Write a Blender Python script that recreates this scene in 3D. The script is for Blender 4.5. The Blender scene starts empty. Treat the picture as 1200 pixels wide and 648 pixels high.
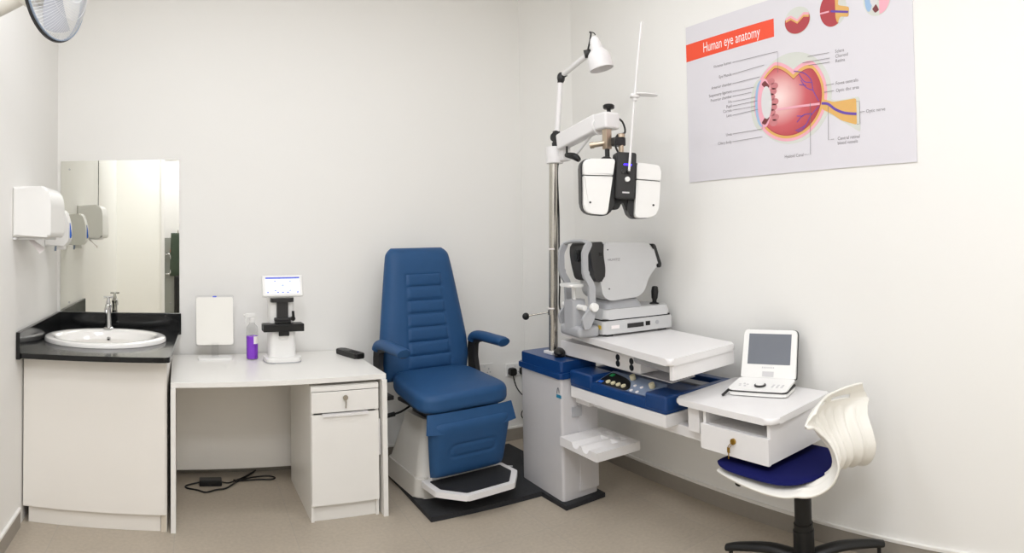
import bpy, bmesh, math, random
from mathutils import Matrix, Vector
random.seed(4)
SC = bpy.context.scene
COL = SC.collection
PI = math.pi
R = math.radians

# ------------------------------------------------------------------ helpers
def lin(c):
    return tuple((v/12.92 if v <= .04045 else ((v+.055)/1.055)**2.4) for v in (x/255 for x in c))

def mat(name, rgb, rough=.5, metal=0., var=.03, scale=30., bump=0., spec=.5, coat=0., trans=0., ior=1.45, emit=None, emit_s=0.):
    m = bpy.data.materials.new(name); m.use_nodes = True
    nt = m.node_tree; n = nt.nodes; p = n['Principled BSDF']
    c = lin(rgb)
    tc = n.new('ShaderNodeTexCoord'); nz = n.new('ShaderNodeTexNoise')
    nz.inputs['Scale'].default_value = scale; nz.inputs['Detail'].default_value = 4
    nt.links.new(tc.outputs['Object'], nz.inputs['Vector'])
    mx = n.new('ShaderNodeMix'); mx.data_type = 'RGBA'
    mx.inputs['A'].default_value = (*[max(0, v*(1-var)) for v in c], 1)
    mx.inputs['B'].default_value = (*[min(1, v*(1+var)) for v in c], 1)
    nt.links.new(nz.outputs['Fac'], mx.inputs['Factor'])
    nt.links.new(mx.outputs['Result'], p.inputs['Base Color'])
    p.inputs['Roughness'].default_value = rough; p.inputs['Metallic'].default_value = metal
    p.inputs['Specular IOR Level'].default_value = spec
    p.inputs['Coat Weight'].default_value = coat
    p.inputs['Transmission Weight'].default_value = trans; p.inputs['IOR'].default_value = ior
    if bump:
        b = n.new('ShaderNodeBump'); b.inputs['Strength'].default_value = bump; b.inputs['Distance'].default_value = .002
        nt.links.new(nz.outputs['Fac'], b.inputs['Height']); nt.links.new(b.outputs['Normal'], p.inputs['Normal'])
    if emit:
        p.inputs['Emission Color'].default_value = (*lin(emit), 1); p.inputs['Emission Strength'].default_value = emit_s
    return m

class B:
    """collects solid shapes into ONE mesh"""
    def __init__(s): s.bm = bmesh.new()
    def merge(s, t, M=None, mi=0):
        if M is not None: bmesh.ops.transform(t, matrix=M, verts=t.verts)
        for f in t.faces: f.material_index = mi
        bmesh.ops.recalc_face_normals(t, faces=t.faces) if mi >= 0 else None
        me = bpy.data.meshes.new('tmp'); t.to_mesh(me); t.free()
        s.bm.from_mesh(me); bpy.data.meshes.remove(me); return s
    def box(s, x0, x1, y0, y1, z0, z1, bev=0., seg=2, M=None, mi=0):
        t = bmesh.new(); bmesh.ops.create_cube(t, size=1)
        bmesh.ops.scale(t, vec=(x1-x0, y1-y0, z1-z0), verts=t.verts)
        bmesh.ops.translate(t, vec=((x0+x1)/2, (y0+y1)/2, (z0+z1)/2), verts=t.verts)
        if bev: bmesh.ops.bevel(t, geom=t.edges[:], offset=bev, segments=seg, profile=.5, affect='EDGES')
        return s.merge(t, M, mi)
    def prism(s, poly, z0, z1, bev=0., seg=2, M=None, mi=0, top=None):
        """poly: xy outline; top: scale/outline of the upper face"""
        t = bmesh.new()
        tp = top or poly
        a = [t.verts.new((x, y, z0)) for x, y in poly]; b = [t.verts.new((x, y, z1)) for x, y in tp]
        n = len(a); t.faces.new(a[::-1]); t.faces.new(b)
        for i in range(n): t.faces.new((a[i], a[(i+1) % n], b[(i+1) % n], b[i]))
        if bev:
            fs = t.faces[:2]
            ed = set(e for f in t.faces[:] if len(f.verts) == n and (f.calc_center_median().z < z0+1e-6 or f.calc_center_median().z > z1-1e-6) for e in f.edges)
            bmesh.ops.bevel(t, geom=list(ed), offset=bev, segments=seg, profile=.5, affect='EDGES')
        return s.merge(t, M, mi)
    def cyl(s, p0, p1, r0, r1=None, seg=24, M=None, mi=0, bev=0.):
        r1 = r0 if r1 is None else r1
        p0 = Vector(p0); p1 = Vector(p1); d = p1-p0
        t = bmesh.new(); bmesh.ops.create_cone(t, cap_ends=True, segments=seg, radius1=r0, radius2=r1, depth=d.length)
        if bev:
            ed = [e for e in t.edges if abs(abs(e.verts[0].co.z)-d.length/2) < 1e-5 and abs(e.verts[0].co.z-e.verts[1].co.z) < 1e-5]
            bmesh.ops.bevel(t, geom=ed, offset=bev, segments=2, profile=.5, affect='EDGES')
        T = Matrix.Translation((p0+p1)/2) @ d.to_track_quat('Z', 'Y').to_matrix().to_4x4()
        return s.merge(t, (M @ T) if M is not None else T, mi)
    def ell(s, c, r, seg=24, M=None, mi=0):
        t = bmesh.new(); bmesh.ops.create_uvsphere(t, u_segments=seg, v_segments=max(8, seg//2), radius=1)
        T = Matrix.Translation(c) @ Matrix.Diagonal((*(r if hasattr(r, '__len__') else (r, r, r)), 1))
        return s.merge(t, (M @ T) if M is not None else T, mi)
    def lathe(s, prof, seg=40, M=None, mi=0, sx=1., sy=1.):
        t = bmesh.new(); rings = []
        for r, z in prof:
            rings.append([t.verts.new((r*sx*math.cos(2*PI*i/seg), r*sy*math.sin(2*PI*i/seg), z)) for i in range(seg)])
        for a, b in zip(rings, rings[1:]):
            for i in range(seg):
                t.faces.new((a[i], a[(i+1) % seg], b[(i+1) % seg], b[i]))
        t.faces.new(rings[0][::-1]); t.faces.new(rings[-1])
        bmesh.ops.remove_doubles(t, verts=t.verts, dist=1e-6)
        return s.merge(t, M, mi)
    def tube(s, pts, r, seg=10, M=None, mi=0, smooth=6, closed=False, flat=None):
        P = [Vector(p) for p in pts]
        if smooth and len(P) > 2:
            Q = []; n = len(P); rng = n if closed else n-1
            for i in range(rng):
                g = lambda k: P[k % n] if closed else P[min(max(k, 0), n-1)]
                a, b, c, d = g(i-1), g(i), g(i+1), g(i+2)
                for k in range(smooth):
                    u = k/smooth
                    Q.append(.5*((2*b)+(c-a)*u+(2*a-5*b+4*c-d)*u*u+(3*b-a-3*c+d)*u**3))
            if not closed: Q.append(P[-1])
            P = Q
        t = bmesh.new(); rings = []; n = len(P)
        up = None
        for i in range(n):
            d = (P[(i+1) % n]-P[i-1]) if closed else (P[min(i+1, n-1)]-P[max(i-1, 0)])
            d.normalize()
            if up is None:
                up = Vector((0, 0, 1)) if abs(d.z) < .9 else Vector((1, 0, 0))
            sd = d.cross(up).normalized(); u2 = sd.cross(d).normalized(); up = u2
            rr = r(i/(n-1)) if callable(r) else r
            fx, fy = flat or (1, 1)
            rings.append([t.verts.new(P[i]+sd*rr*fx*math.cos(2*PI*k/seg)+u2*rr*fy*math.sin(2*PI*k/seg)) for k in range(seg)])
        m = n if closed else n-1
        for i in range(m):
            a, b = rings[i], rings[(i+1) % n]
            for k in range(seg): t.faces.new((a[k], a[(k+1) % seg], b[(k+1) % seg], b[k]))
        if not closed: t.faces.new(rings[0][::-1]); t.faces.new(rings[-1])
        return s.merge(t, M, mi)
    def grid(s, fn, nu, nv, M=None, mi=0, wrapu=False, skip=None):
        t = bmesh.new()
        V = [[t.verts.new(fn(i/nu, j/nv)) for j in range(nv+1)] for i in range(nu+(0 if wrapu else 1))]
        for i in range(nu):
            for j in range(nv):
                if skip and skip((i+.5)/nu, (j+.5)/nv): continue
                a = V[i]; b = V[(i+1) % len(V)]
                t.faces.new((a[j], b[j], b[j+1], a[j+1]))
        bmesh.ops.remove_doubles(t, verts=t.verts, dist=1e-7)
        return s.merge(t, M, mi)
    def slab(s, half, n0, n1, depth, disp=None, nu=48, nv=64, p=5, M=None, mi=0, back=.6):
        """cushion in local x (width) / z (height), bulging towards -y; half(v) = (centre, half width)"""
        for sgn, dp in ((-1, depth), (1, depth*back)):
            def fn(u, v, sgn=sgn, dp=dp):
                tt = math.sin((u-.5)*PI); w = math.sin((v-.5)*PI)
                c, h = half((w+1)/2)
                e = (max(0, 1-abs(tt)**p)**.5)*(max(0, 1-abs(w)**p)**.5)
                x = c+h*tt; z = n0+(n1-n0)*(w+1)/2
                y = sgn*dp*e
                if disp and sgn < 0: y += disp(x, z)*e
                return (x, y, z)
            s.grid(fn, nu, nv, M, mi)
        bmesh.ops.remove_doubles(s.bm, verts=s.bm.verts, dist=1e-6)
        return s
    def pillow(s, poly, z0, z1, r, crown=0., zfn=None, M=None, mi=0):
        """cushion with rounded edges over an xy outline"""
        P = [Vector((x, y)) for x, y in poly]; n = len(P); c = sum(P, Vector((0, 0)))/n
        rings = []
        def ring(inset, z, k=1.):
            out = []
            for p in P:
                d = p-c; L_ = d.length; q_ = c+d*max(0, (L_-inset)/L_)*k
                zz = z+(zfn(q_.x, q_.y) if zfn else 0)
                out.append((q_.x, q_.y, zz))
            rings.append(out)
        ring(0, z0, .5)
        for i in range(7):
            a = PI/2*i/6; ring(r*(1-math.sin(a)), z0+r*(1-math.cos(a)))
        for i in range(7):
            a = PI/2*i/6; ring(r*(1-math.cos(a)), z1-r*(1-math.sin(a)))
        for k in (.9, .78, .64, .5, .35, .2, .08): ring(r*k, z1+crown*(1-k*k), k)
        t = bmesh.new(); V = [[t.verts.new(p) for p in q_] for q_ in rings]
        for a, b in zip(V, V[1:]):
            for i in range(n): t.faces.new((a[i], a[(i+1) % n], b[(i+1) % n], b[i]))
        t.faces.new(V[0][::-1]); t.faces.new(V[-1])
        return s.merge(t, M, mi)
    def mesh(s, me, M=None, mi=0):
        t = bmesh.new(); t.from_mesh(me)
        if M is not None: bmesh.ops.transform(t, matrix=M, verts=t.verts)
        for f in t.faces: f.material_index = mi
        m2 = bpy.data.meshes.new('tmp'); t.to_mesh(m2); t.free(); s.bm.from_mesh(m2); bpy.data.meshes.remove(m2); return s

def rrect(x0, x1, y0, y1, r, seg=6):
    out = []
    for cx, cy, a in ((x1-r, y1-r, 0), (x0+r, y1-r, 90), (x0+r, y0+r, 180), (x1-r, y0+r, 270)):
        for k in range(seg+1):
            t = R(a+90*k/seg); out.append((cx+r*math.cos(t), cy+r*math.sin(t)))
    return out

def rpoly(pts, r, seg=5):
    """polygon with rounded corners (r may be a list)"""
    out = []; n = len(pts)
    for i in range(n):
        p = Vector(pts[i]); a = (Vector(pts[i-1])-p); b = (Vector(pts[(i+1) % n])-p)
        rr = r[i] if hasattr(r, '__len__') else r
        rr = min(rr, a.length*.49, b.length*.49)
        if rr <= 1e-5: out.append(tuple(p)); continue
        A = p+a.normalized()*rr; Bq = p+b.normalized()*rr
        for k in range(seg+1):
            u = k/seg; q = A*(1-u)**2+p*2*u*(1-u)+Bq*u*u
            out.append((q.x, q.y))
    return out

def obj(name, b, m, parent=None, label=None, angle=38, smooth=True):
    me = bpy.data.meshes.new(name); b.bm.to_mesh(me); b.bm.free()
    for x in (m if isinstance(m, (list, tuple)) else [m]): me.materials.append(x)
    if smooth:
        for p in me.polygons: p.use_smooth = True
        me.set_sharp_from_angle(angle=R(angle))
    o = bpy.data.objects.new(name, me); COL.objects.link(o)
    if smooth and len(me.polygons) < 3000:
        wn = o.modifiers.new('weighted', 'WEIGHTED_NORMAL'); wn.keep_sharp = True; wn.weight = 90
    if parent: o.parent = parent
    if label: o['label'] = label
    return o

def thing(name, label, cat, loc=(0, 0, 0), rz=0., group=None):
    o = bpy.data.objects.new(name, None); o.empty_display_size = .05; COL.objects.link(o)
    o.location = loc; o.rotation_euler = (0, 0, R(rz)); o['label'] = label; o['category'] = cat
    if group: o['group'] = group
    return o
def tag(o, label, cat, group=None):
    o['label'] = label; o['category'] = cat
    if group: o['group'] = group
    return o
def struct(name, b, m, **k):
    o = obj(name, b, m, **k); o['kind'] = 'structure'; return o

def text_mesh(s, size=1., xs=1., align='LEFT', ext=0.):
    cu = bpy.data.curves.new('t', 'FONT'); cu.body = s; cu.size = size; cu.align_x = align; cu.align_y = 'CENTER'; cu.extrude = ext
    cu.resolution_u = 3
    o = bpy.data.objects.new('t', cu); COL.objects.link(o)
    dg = bpy.context.evaluated_depsgraph_get(); dg.update()
    me = bpy.data.meshes.new_from_object(o.evaluated_get(dg))
    bpy.data.objects.remove(o); bpy.data.curves.remove(cu)
    for v in me.vertices: v.co.x *= xs
    return me
def T(*a): return Matrix.Translation(a)
def RX(d): return Matrix.Rotation(R(d), 4, 'X')
def RY(d): return Matrix.Rotation(R(d), 4, 'Y')
def RZ(d): return Matrix.Rotation(R(d), 4, 'Z')

# ------------------------------------------------------------------ materials
def tile_floor():
    m = bpy.data.materials.new('floor_tiles'); m.use_nodes = True
    nt = m.node_tree; n = nt.nodes; p = n['Principled BSDF']; L = nt.links.new
    tc = n.new('ShaderNodeTexCoord'); mp = n.new('ShaderNodeMapping')
    mp.inputs['Location'].default_value = (.11, .22, 0)
    L(tc.outputs['Object'], mp.inputs['Vector'])
    br = n.new('ShaderNodeTexBrick'); br.offset = 0.; br.inputs['Scale'].default_value = 1.
    br.inputs['Brick Width'].default_value = .6; br.inputs['Row Height'].default_value = .6
    br.inputs['Mortar Size'].default_value = .0015
    br.inputs['Color1'].default_value = (*lin((181, 170, 154)), 1); br.inputs['Color2'].default_value = (*lin((177, 166, 150)), 1)
    br.inputs['Mortar'].default_value = (*lin((166, 158, 147)), 1)
    L(mp.outputs['Vector'], br.inputs['Vector'])
    nz = n.new('ShaderNodeTexNoise'); nz.inputs['Scale'].default_value = 55; nz.inputs['Detail'].default_value = 8
    L(tc.outputs['Object'], nz.inputs['Vector'])
    nb = n.new('ShaderNodeTexNoise'); nb.inputs['Scale'].default_value = 3; nb.inputs['Detail'].default_value = 3
    L(tc.outputs['Object'], nb.inputs['Vector'])
    rmp = n.new('ShaderNodeMapRange'); rmp.inputs['From Min'].default_value = .3; rmp.inputs['From Max'].default_value = .7
    rmp.inputs['To Min'].default_value = .93; rmp.inputs['To Max'].default_value = 1.06
    L(nz.outputs['Fac'], rmp.inputs['Value'])
    r2 = n.new('ShaderNodeMapRange'); r2.inputs['From Min'].default_value = .3; r2.inputs['From Max'].default_value = .7
    r2.inputs['To Min'].default_value = .96; r2.inputs['To Max'].default_value = 1.04
    L(nb.outputs['Fac'], r2.inputs['Value'])
    mu = n.new('ShaderNodeMath'); mu.operation = 'MULTIPLY'; L(rmp.outputs['Result'], mu.inputs[0]); L(r2.outputs['Result'], mu.inputs[1])
    vm = n.new('ShaderNodeVectorMath'); vm.operation = 'SCALE'
    L(br.outputs['Color'], vm.inputs[0]); L(mu.outputs['Value'], vm.inputs['Scale'])
    L(vm.outputs['Vector'], p.inputs['Base Color'])
    p.inputs['Roughness'].default_value = .42; p.inputs['Specular IOR Level'].default_value = .35
    return m
def granite():
    m = mat('black_granite', (20, 21, 22), .12, var=.1, scale=200, spec=.5)
    nt = m.node_tree; n = nt.nodes; L = nt.links.new
    vo = n.new('ShaderNodeTexVoronoi'); vo.inputs['Scale'].default_value = 260
    tc = [x for x in n if x.type == 'TEX_COORD'][0]; L(tc.outputs['Object'], vo.inputs['Vector'])
    lt = n.new('ShaderNodeMath'); lt.operation = 'LESS_THAN'; lt.inputs[1].default_value = .16; L(vo.outputs['Distance'], lt.inputs[0])
    mx = n.new('ShaderNodeMix'); mx.data_type = 'RGBA'; mx.inputs['B'].default_value = (.05, .05, .048, 1)
    old = [x for x in n if x.type == 'MIX'][0]; L(old.outputs['Result'], mx.inputs['A']); L(lt.outputs['Value'], mx.inputs['Factor'])
    L(mx.outputs['Result'], n['Principled BSDF'].inputs['Base Color'])
    return m
M_wall = mat('wall_paint', (242, 240.6, 236.5), .6, var=.006, scale=3, spec=.25)
M_ceil = mat('ceiling_paint', (244, 242, 238), .8, var=.005, scale=3)
M_floor = tile_floor()
M_skirt = mat('skirting_tile', (156, 149, 139), .4, var=.06, scale=40)
M_trim = mat('white_trim_bead', (240, 238, 233), .4)
M_lam = mat('cream_laminate', (241, 237, 230), .38, var=.01, scale=8)
M_lamd = mat('laminate_edge', (214, 204, 188), .5, var=.03)
M_desk = mat('white_laminate', (238, 236, 231), .3, var=.008, scale=8)
M_granite = granite()
M_ceramic = mat('white_ceramic', (246, 244, 240), .08, var=.004, coat=.5)
M_chrome = mat('chrome', (205, 205, 205), .12, 1., var=.02)
M_steel = mat('brushed_steel', (190, 186, 178), .25, 1., var=.05, scale=80)
M_bronze = mat('nickel_bronze', (196, 180, 160), .35, .9, var=.04)
M_mirror = mat('mirror_silver', (236, 236, 228), .01, 1., var=.0)
M_wplas = mat('white_plastic', (240, 239, 236), .32, var=.008)
M_wplas2 = mat('cool_white_plastic', (228, 228, 228), .35, var=.01)
M_dark = mat('charcoal_plastic', (44, 43, 43), .4, var=.08, scale=60)
M_black = mat('black_plastic', (18, 18, 18), .42, var=.1, scale=60)
M_rubber = mat('black_rubber_mat', (40, 41, 44), .75, var=.35, scale=90, bump=.5)
M_gum = mat('ribbed_rubber', (34, 35, 38), .7, var=.3, scale=120, bump=.4)
M_blue = mat('blue_vinyl', (39, 79, 123), .5, var=.05, scale=25, bump=.04, spec=.35)
M_bluep = mat('blue_moulded_plastic', (18, 60, 116), .28, var=.03, spec=.5)
M_navy = mat('navy_fabric', (24, 27, 82), .9, var=.15, scale=300, bump=.15, spec=.1)
M_unit = mat('light_grey_enamel', (206, 204, 205), .4, var=.01)
M_unitw = mat('white_enamel', (234, 232, 231), .35, var=.01)
M_base = mat('warm_grey_plastic', (214, 210, 202), .38, var=.015)
M_ar = mat('instrument_grey', (202, 202, 202), .38, var=.01)
M_ard = mat('instrument_mid_grey', (174, 175, 178), .4, var=.02)
M_shell = mat('ivory_shell_plastic', (238, 235, 227), .42, var=.008)
M_frost = mat('frosted_acrylic', (245, 243, 236), .35, var=.004, spec=.4)
M_clear = mat('clear_acrylic', (246, 246, 246), .04, var=.0, trans=1., ior=1.06, spec=.2)
M_liq = mat('purple_liquid', (158, 76, 236), .15, var=.03)
M_screen = mat('grey_display', (116, 120, 128), .12, var=.06, scale=6)
M_lcd = mat('lit_display', (225, 230, 250), .2, var=.01, emit=(228, 233, 252), emit_s=.55)
M_lcdh = mat('display_header', (88, 100, 190), .2, emit=(90, 105, 200), emit_s=.45)
M_led = mat('blue_led', (40, 20, 255), .3, emit=(60, 30, 255), emit_s=4.)
M_brass = mat('brass', (176, 140, 62), .3, 1., var=.05)
M_drop = mat('blue_window', (40, 100, 200), .25)
M_cyan = mat('teal_print', (40, 130, 165), .5)
M_greyp = mat('grey_print', (120, 120, 125), .6)
M_cream_btn = mat('cream_buttons', (236, 226, 190), .35)
M_green = mat('green_key', (40, 160, 90), .4)
M_panel = mat('grey_keypad', (150, 165, 190), .25)
M_glass = mat('door_glass', (150, 152, 146), .06, var=.05, scale=4, spec=.6)
M_orange = mat('orange_plastic', (225, 90, 40), .5)
M_olive = mat('dark_green_fabric', (60, 72, 58), .8)
M_poster = mat('poster_paper', (224, 221, 226), .45, var=.005)
M_red = mat('print_red', (244, 84, 54), .5, var=.01)
M_white = mat('print_white', (250, 244, 242), .5, var=.0)
M_ink = mat('print_grey_ink', (128, 122, 126), .6)
M_eye_scl = mat('print_sclera', (214, 216, 208), .6)
M_eye_pink = mat('print_pink', (240, 176, 190), .6)
M_eye_yel = mat('print_ochre', (226, 178, 104), .6)
M_eye_dk = mat('print_maroon', (122, 60, 62), .6)
M_eye_blue = mat('print_pale_blue', (160, 190, 222), .6)
M_eye_vio = mat('print_violet', (110, 80, 170), .6)
M_eye_lens = mat('print_lens', (222, 220, 220), .6)
M_eye_dkred = mat('print_dark_red', (180, 70, 76), .6)
M_eye_mauve = mat('print_mauve', (204, 128, 132), .6)
M_eye_crim = mat('print_crimson', (214, 92, 104), .6)
M_bluefan = mat('grey_blue_plastic', (150, 165, 185), .4)
M_blade = mat('grey_blade', (196, 198, 206), .35, var=.01)
M_wire = mat('pale_wire', (228, 230, 232), .35)
M_fanbeige = mat('pale_motor_plastic', (226, 222, 212), .4)
M_yellow = mat('yellow_label', (225, 190, 60), .5)

def eye_interior():
    """printed illustration: pale in the middle of the vitreous, red towards its rim"""
    m = mat('print_vitreous', (206, 88, 92), .6)
    nt = m.node_tree; n = nt.nodes; L = nt.links.new
    tc = n.new('ShaderNodeTexCoord'); mp = n.new('ShaderNodeMapping'); mp.vector_type = 'TEXTURE'
    mp.inputs['Location'].default_value = (0, -.645, .375); mp.inputs['Scale'].default_value = (1, .27, .24)
    gr = n.new('ShaderNodeTexGradient'); gr.gradient_type = 'SPHERICAL'
    L(tc.outputs['Object'], mp.inputs['Vector']); L(mp.outputs['Vector'], gr.inputs['Vector'])
    cr = n.new('ShaderNodeValToRGB'); e = cr.color_ramp.elements
    e[0].color = (*lin((178, 62, 70)), 1); e[1].color = (*lin((252, 222, 218)), 1); e[1].position = .95
    q = cr.color_ramp.elements.new(.4); q.color = (*lin((206, 98, 104)), 1)
    L(gr.outputs['Color'], cr.inputs['Fac']); L(cr.outputs['Color'], n['Principled BSDF'].inputs['Base Color'])
    return m
M_vit = eye_interior()

# ------------------------------------------------------------------ room
XL, XR, YB, YF, ZC = -.905, 2.505, 4.10, -1.05, 3.35
struct('floor', B().box(-1.9, XR+.15, YF-.15, YB+.15, -.12, 0), M_floor)
struct('ceiling', B().box(-1.9, XR+.15, YF-.15, YB+.15, ZC, ZC+.12), M_ceil)
struct('wall_back', B().box(-1.9, XR+.15, YB, YB+.12, 0, ZC), M_wall)
struct('wall_right', B().box(XR, XR+.12, YF, YB, 0, ZC), M_wall)
struct('wall_left', B().box(XL-.12, XL, .95, YB, 0, ZC), M_wall)
struct('wall_recess', B().box(-1.6, -1.48, YF, 1.0, 0, ZC).box(-1.5, XL-.121, .95, 1.07, 0, ZC), M_wall)
DX0, DX1 = -.50, .42
struct('wall_front', B().box(-1.6, DX0, YF-.12, YF, 0, ZC).box(DX1, XR, YF-.12, YF, 0, ZC).box(DX0, DX1, YF-.12, YF, 2.72, ZC), M_wall)
struct('wall_corner', B().prism([(2.315, YB), (XR, 3.69), (XR, YB)], 0, ZC), M_wall)
def skirting(name, segs):
    b = B()
    for x0, x1, y0, y1 in segs:
        b.box(x0, x1, y0, y1, 0, .086, mi=0)
        e = .004
        b.box(x0-e if x1-x0 < .05 else x0, x1+e if x1-x0 < .05 else x1, y0-e if y1-y0 < .05 else y0, y1+e if y1-y0 < .05 else y1, .086, .099, mi=1)
    struct(name, b, [M_skirt, M_trim])
skirting('baseboard_back', [(XL+.01, 2.33, YB-.01, YB-.0005)])
skirting('baseboard_right', [(XR-.01, XR-.0005, YF+.01, 3.69)])
skirting('baseboard_left', [(XL+.0005, XL+.01, .95, 3.2)])
# glazed door behind the camera, seen only in the mirror
d = struct('door_1', B().box(DX0+.05, DX1-.05, YF-.06, YF-.02, .02, 1.5), M_glass)
f = struct('door_frame', B().box(DX0, DX0+.05, YF-.09, YF+.02, 0, 2.72).box(DX1-.05, DX1, YF-.09, YF+.02, 0, 2.72).box(DX0, DX1, YF-.09, YF+.02, 2.67, 2.73), M_unitw)
f.parent = d
obj('far_room_panel', B().box(DX0+.05, DX1-.05, YF-.06, YF-.02, 1.5, 2.68), M_unitw, d)  # added white sheet standing in for the bright room beyond the open door
h = obj('pull_handle', B().tube([(-.42, YF-.02, 1.28), (-.42, YF+.05, 1.26), (-.37, YF+.055, 1.26), (-.35, YF+.055, 1.12), (-.37, YF+.055, .99), (-.42, YF+.05, .98), (-.42, YF-.02, .97)], .011, smooth=4), M_chrome, d)

cg = thing('hanging_coat', 'dark green coat hanging by the far door, seen in the mirror', 'coat', (-.255, YF+.05, .95))
obj('coat_body', B().slab(lambda v_: (0, .10+.02*(1-v_)), .0, .62, .05, None, nu=16, nv=24, p=4, M=T(0, 0, 0)), M_olive, cg)
obj('coat_lower', B().slab(lambda v_: (0.03, .085), -.62, .02, .045, None, nu=16, nv=20, p=4), M_black, cg, 'black lower part')
obj('badge', B().ell((-.085, -.03, .36), (.03, .05, .045), 14), M_orange, cg, 'orange patch')
obj('coat_hook', B().tube([(0, -.05, .64), (0, -.0, .66), (0, .0, .6)], .008, smooth=3), M_steel, cg)

# ------------------------------------------------------------------ vanity corner
v = thing('vanity_cabinet', 'cream vanity cabinet with one plain door under the black granite counter', 'cabinet', (-.525, 3.66, 0))
ox, oy = -.525, 3.66
def bl(x0, x1, y0, y1, z0, z1, **k): return B().box(x0-ox, x1-ox, y0-oy, y1-oy, z0, z1, **k)
c = bl(-.898, -.18, 3.275, 4.085, .088, .872); c.box(-.18-ox, -.150-ox, 3.268-oy, 4.085-oy, .0, .872)
obj('carcass', c, M_lam, v)
obj('door', bl(-.896, -.157, 3.248, 3.268, .09, .868, bev=.002), M_lam, v)
obj('plinth', bl(-.872, -.182, 3.275, 3.292, 0, .086, bev=.001), M_lam, v)
obj('edge_strip', bl(-.1795, -.152, 3.2655, 3.2685, .0, .086), M_lamd, v)

ct = thing('granite_countertop', 'polished black granite counter with upstands in the left corner', 'counter', (-.5, 3.6, .873))
oc = (-.5, 3.6, .873)
pts = rpoly([(-.902, 3.142), (-.128, 3.142), (-.104, 4.078), (-.902, 4.078)], [.0, .035, .0, .0])
def ring_slab(outer, cx, cy, a, b, z0, z1, bev):
    """slab with an oval hole"""
    t = bmesh.new(); N = 64
    hole = [(cx+a*math.cos(2*PI*i/N), cy+b*math.sin(2*PI*i/N)) for i in range(N)]
    def ray_out(x, y):
        dx, dy = x-cx, y-cy; best = None
        for i in range(len(outer)):
            (x0, y0), (x1, y1) = outer[i], outer[(i+1) % len(outer)]
            ex, ey = x1-x0, y1-y0; den = dx*ey-dy*ex
            if abs(den) < 1e-12: continue
            s_ = ((x0-cx)*ey-(y0-cy)*ex)/den; u = ((x0-cx)*dy-(y0-cy)*dx)/den
            if s_ > 0 and -1e-6 <= u <= 1+1e-6 and (best is None or s_ < best): best = s_
        return (cx+dx*best, cy+dy*best)
    angs = sorted([2*PI*i/N for i in range(N)]+[math.atan2(y-cy, x-cx) % (2*PI) for x, y in outer])
    o2 = [ray_out(cx+math.cos(q), cy+math.sin(q)) for q in angs]; h2 = [(cx+a*math.cos(q), cy+b*math.sin(q)) for q in angs]
    n = len(angs)
    O0 = [t.verts.new((x, y, z0)) for x, y in o2]; O1 = [t.verts.new((x, y, z1)) for x, y in o2]
    H0 = [t.verts.new((x, y, z0)) for x, y in h2]; H1 = [t.verts.new((x, y, z1)) for x, y in h2]
    for i in range(n):
        j = (i+1) % n
        t.faces.new((O1[i], O1[j], H1[j], H1[i])); t.faces.new((O0[j], O0[i], H0[i], H0[j]))
        t.faces.new((O0[i], O0[j], O1[j], O1[i])); t.faces.new((H0[j], H0[i], H1[i], H1[j]))
    bmesh.ops.remove_doubles(t, verts=t.verts, dist=1e-5)
    bmesh.ops.recalc_face_normals(t, faces=t.faces)
    return t
BCX, BCY, BA, BBk = -.525, 3.665, .354, .307
b = B(); b.merge(ring_slab([(x-oc[0], y-oc[1]) for x, y in pts], BCX-oc[0], BCY-oc[1], BA-.03, BBk-.03, 0, .027, 0))
obj('worktop', b, M_granite, ct)
obj('back_upstand', B().box(-.882-oc[0], -.094-oc[0], 4.078-oc[1], 4.098-oc[1], -.0, .134, bev=.002), M_granite, ct)
obj('side_upstand', B().box(-.904-oc[0], -.882-oc[0], 3.125-oc[1], 4.098-oc[1], -.004, .134, bev=.002), M_granite, ct)

ws = thing('washbasin', 'oval white ceramic washbasin set into the black counter', 'sink', (BCX, BCY, .9))
prof = [(1.0, .001), (1.0, .012), (.985, .022), (.95, .027), (.88, .027), (.82, .022), (.78, .008), (.74, -.02), (.66, -.07), (.5, -.115), (.3, -.135), (.09, -.14), (.085, -.165), (.12, -.165), (.34, -.155), (.55, -.135), (.72, -.085), (.82, -.03), (.88, -.001)]
t = bmesh.new(); seg = 72; rings = []
for r_, z_ in prof:
    rings.append([t.verts.new((r_*BA*math.cos(2*PI*i/seg), r_*BBk*math.sin(2*PI*i/seg)-(.045*(1-r_) if r_ < .9 else 0), z_)) for i in range(seg)])
for a_, b_ in zip(rings, rings[1:]+rings[:1]):
    for i in range(seg): t.faces.new((a_[i], a_[(i+1) % seg], b_[(i+1) % seg], b_[i]))
obj('bowl', B().merge(t), M_ceramic, ws)
obj('overflow', B().cyl((0, .165, -.017), (0, .157, -.023), .013).cyl((0, .166, -.016), (0, .155, -.024), .006, mi=1), [M_chrome, M_black], ws, 'round chrome overflow hole')
obj('drain', B().lathe([(.026, -.1395), (.026, -.137), (.02, -.136), (.001, -.138)], seg=24, M=T(0, -.04, 0)), M_chrome, ws)

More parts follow.
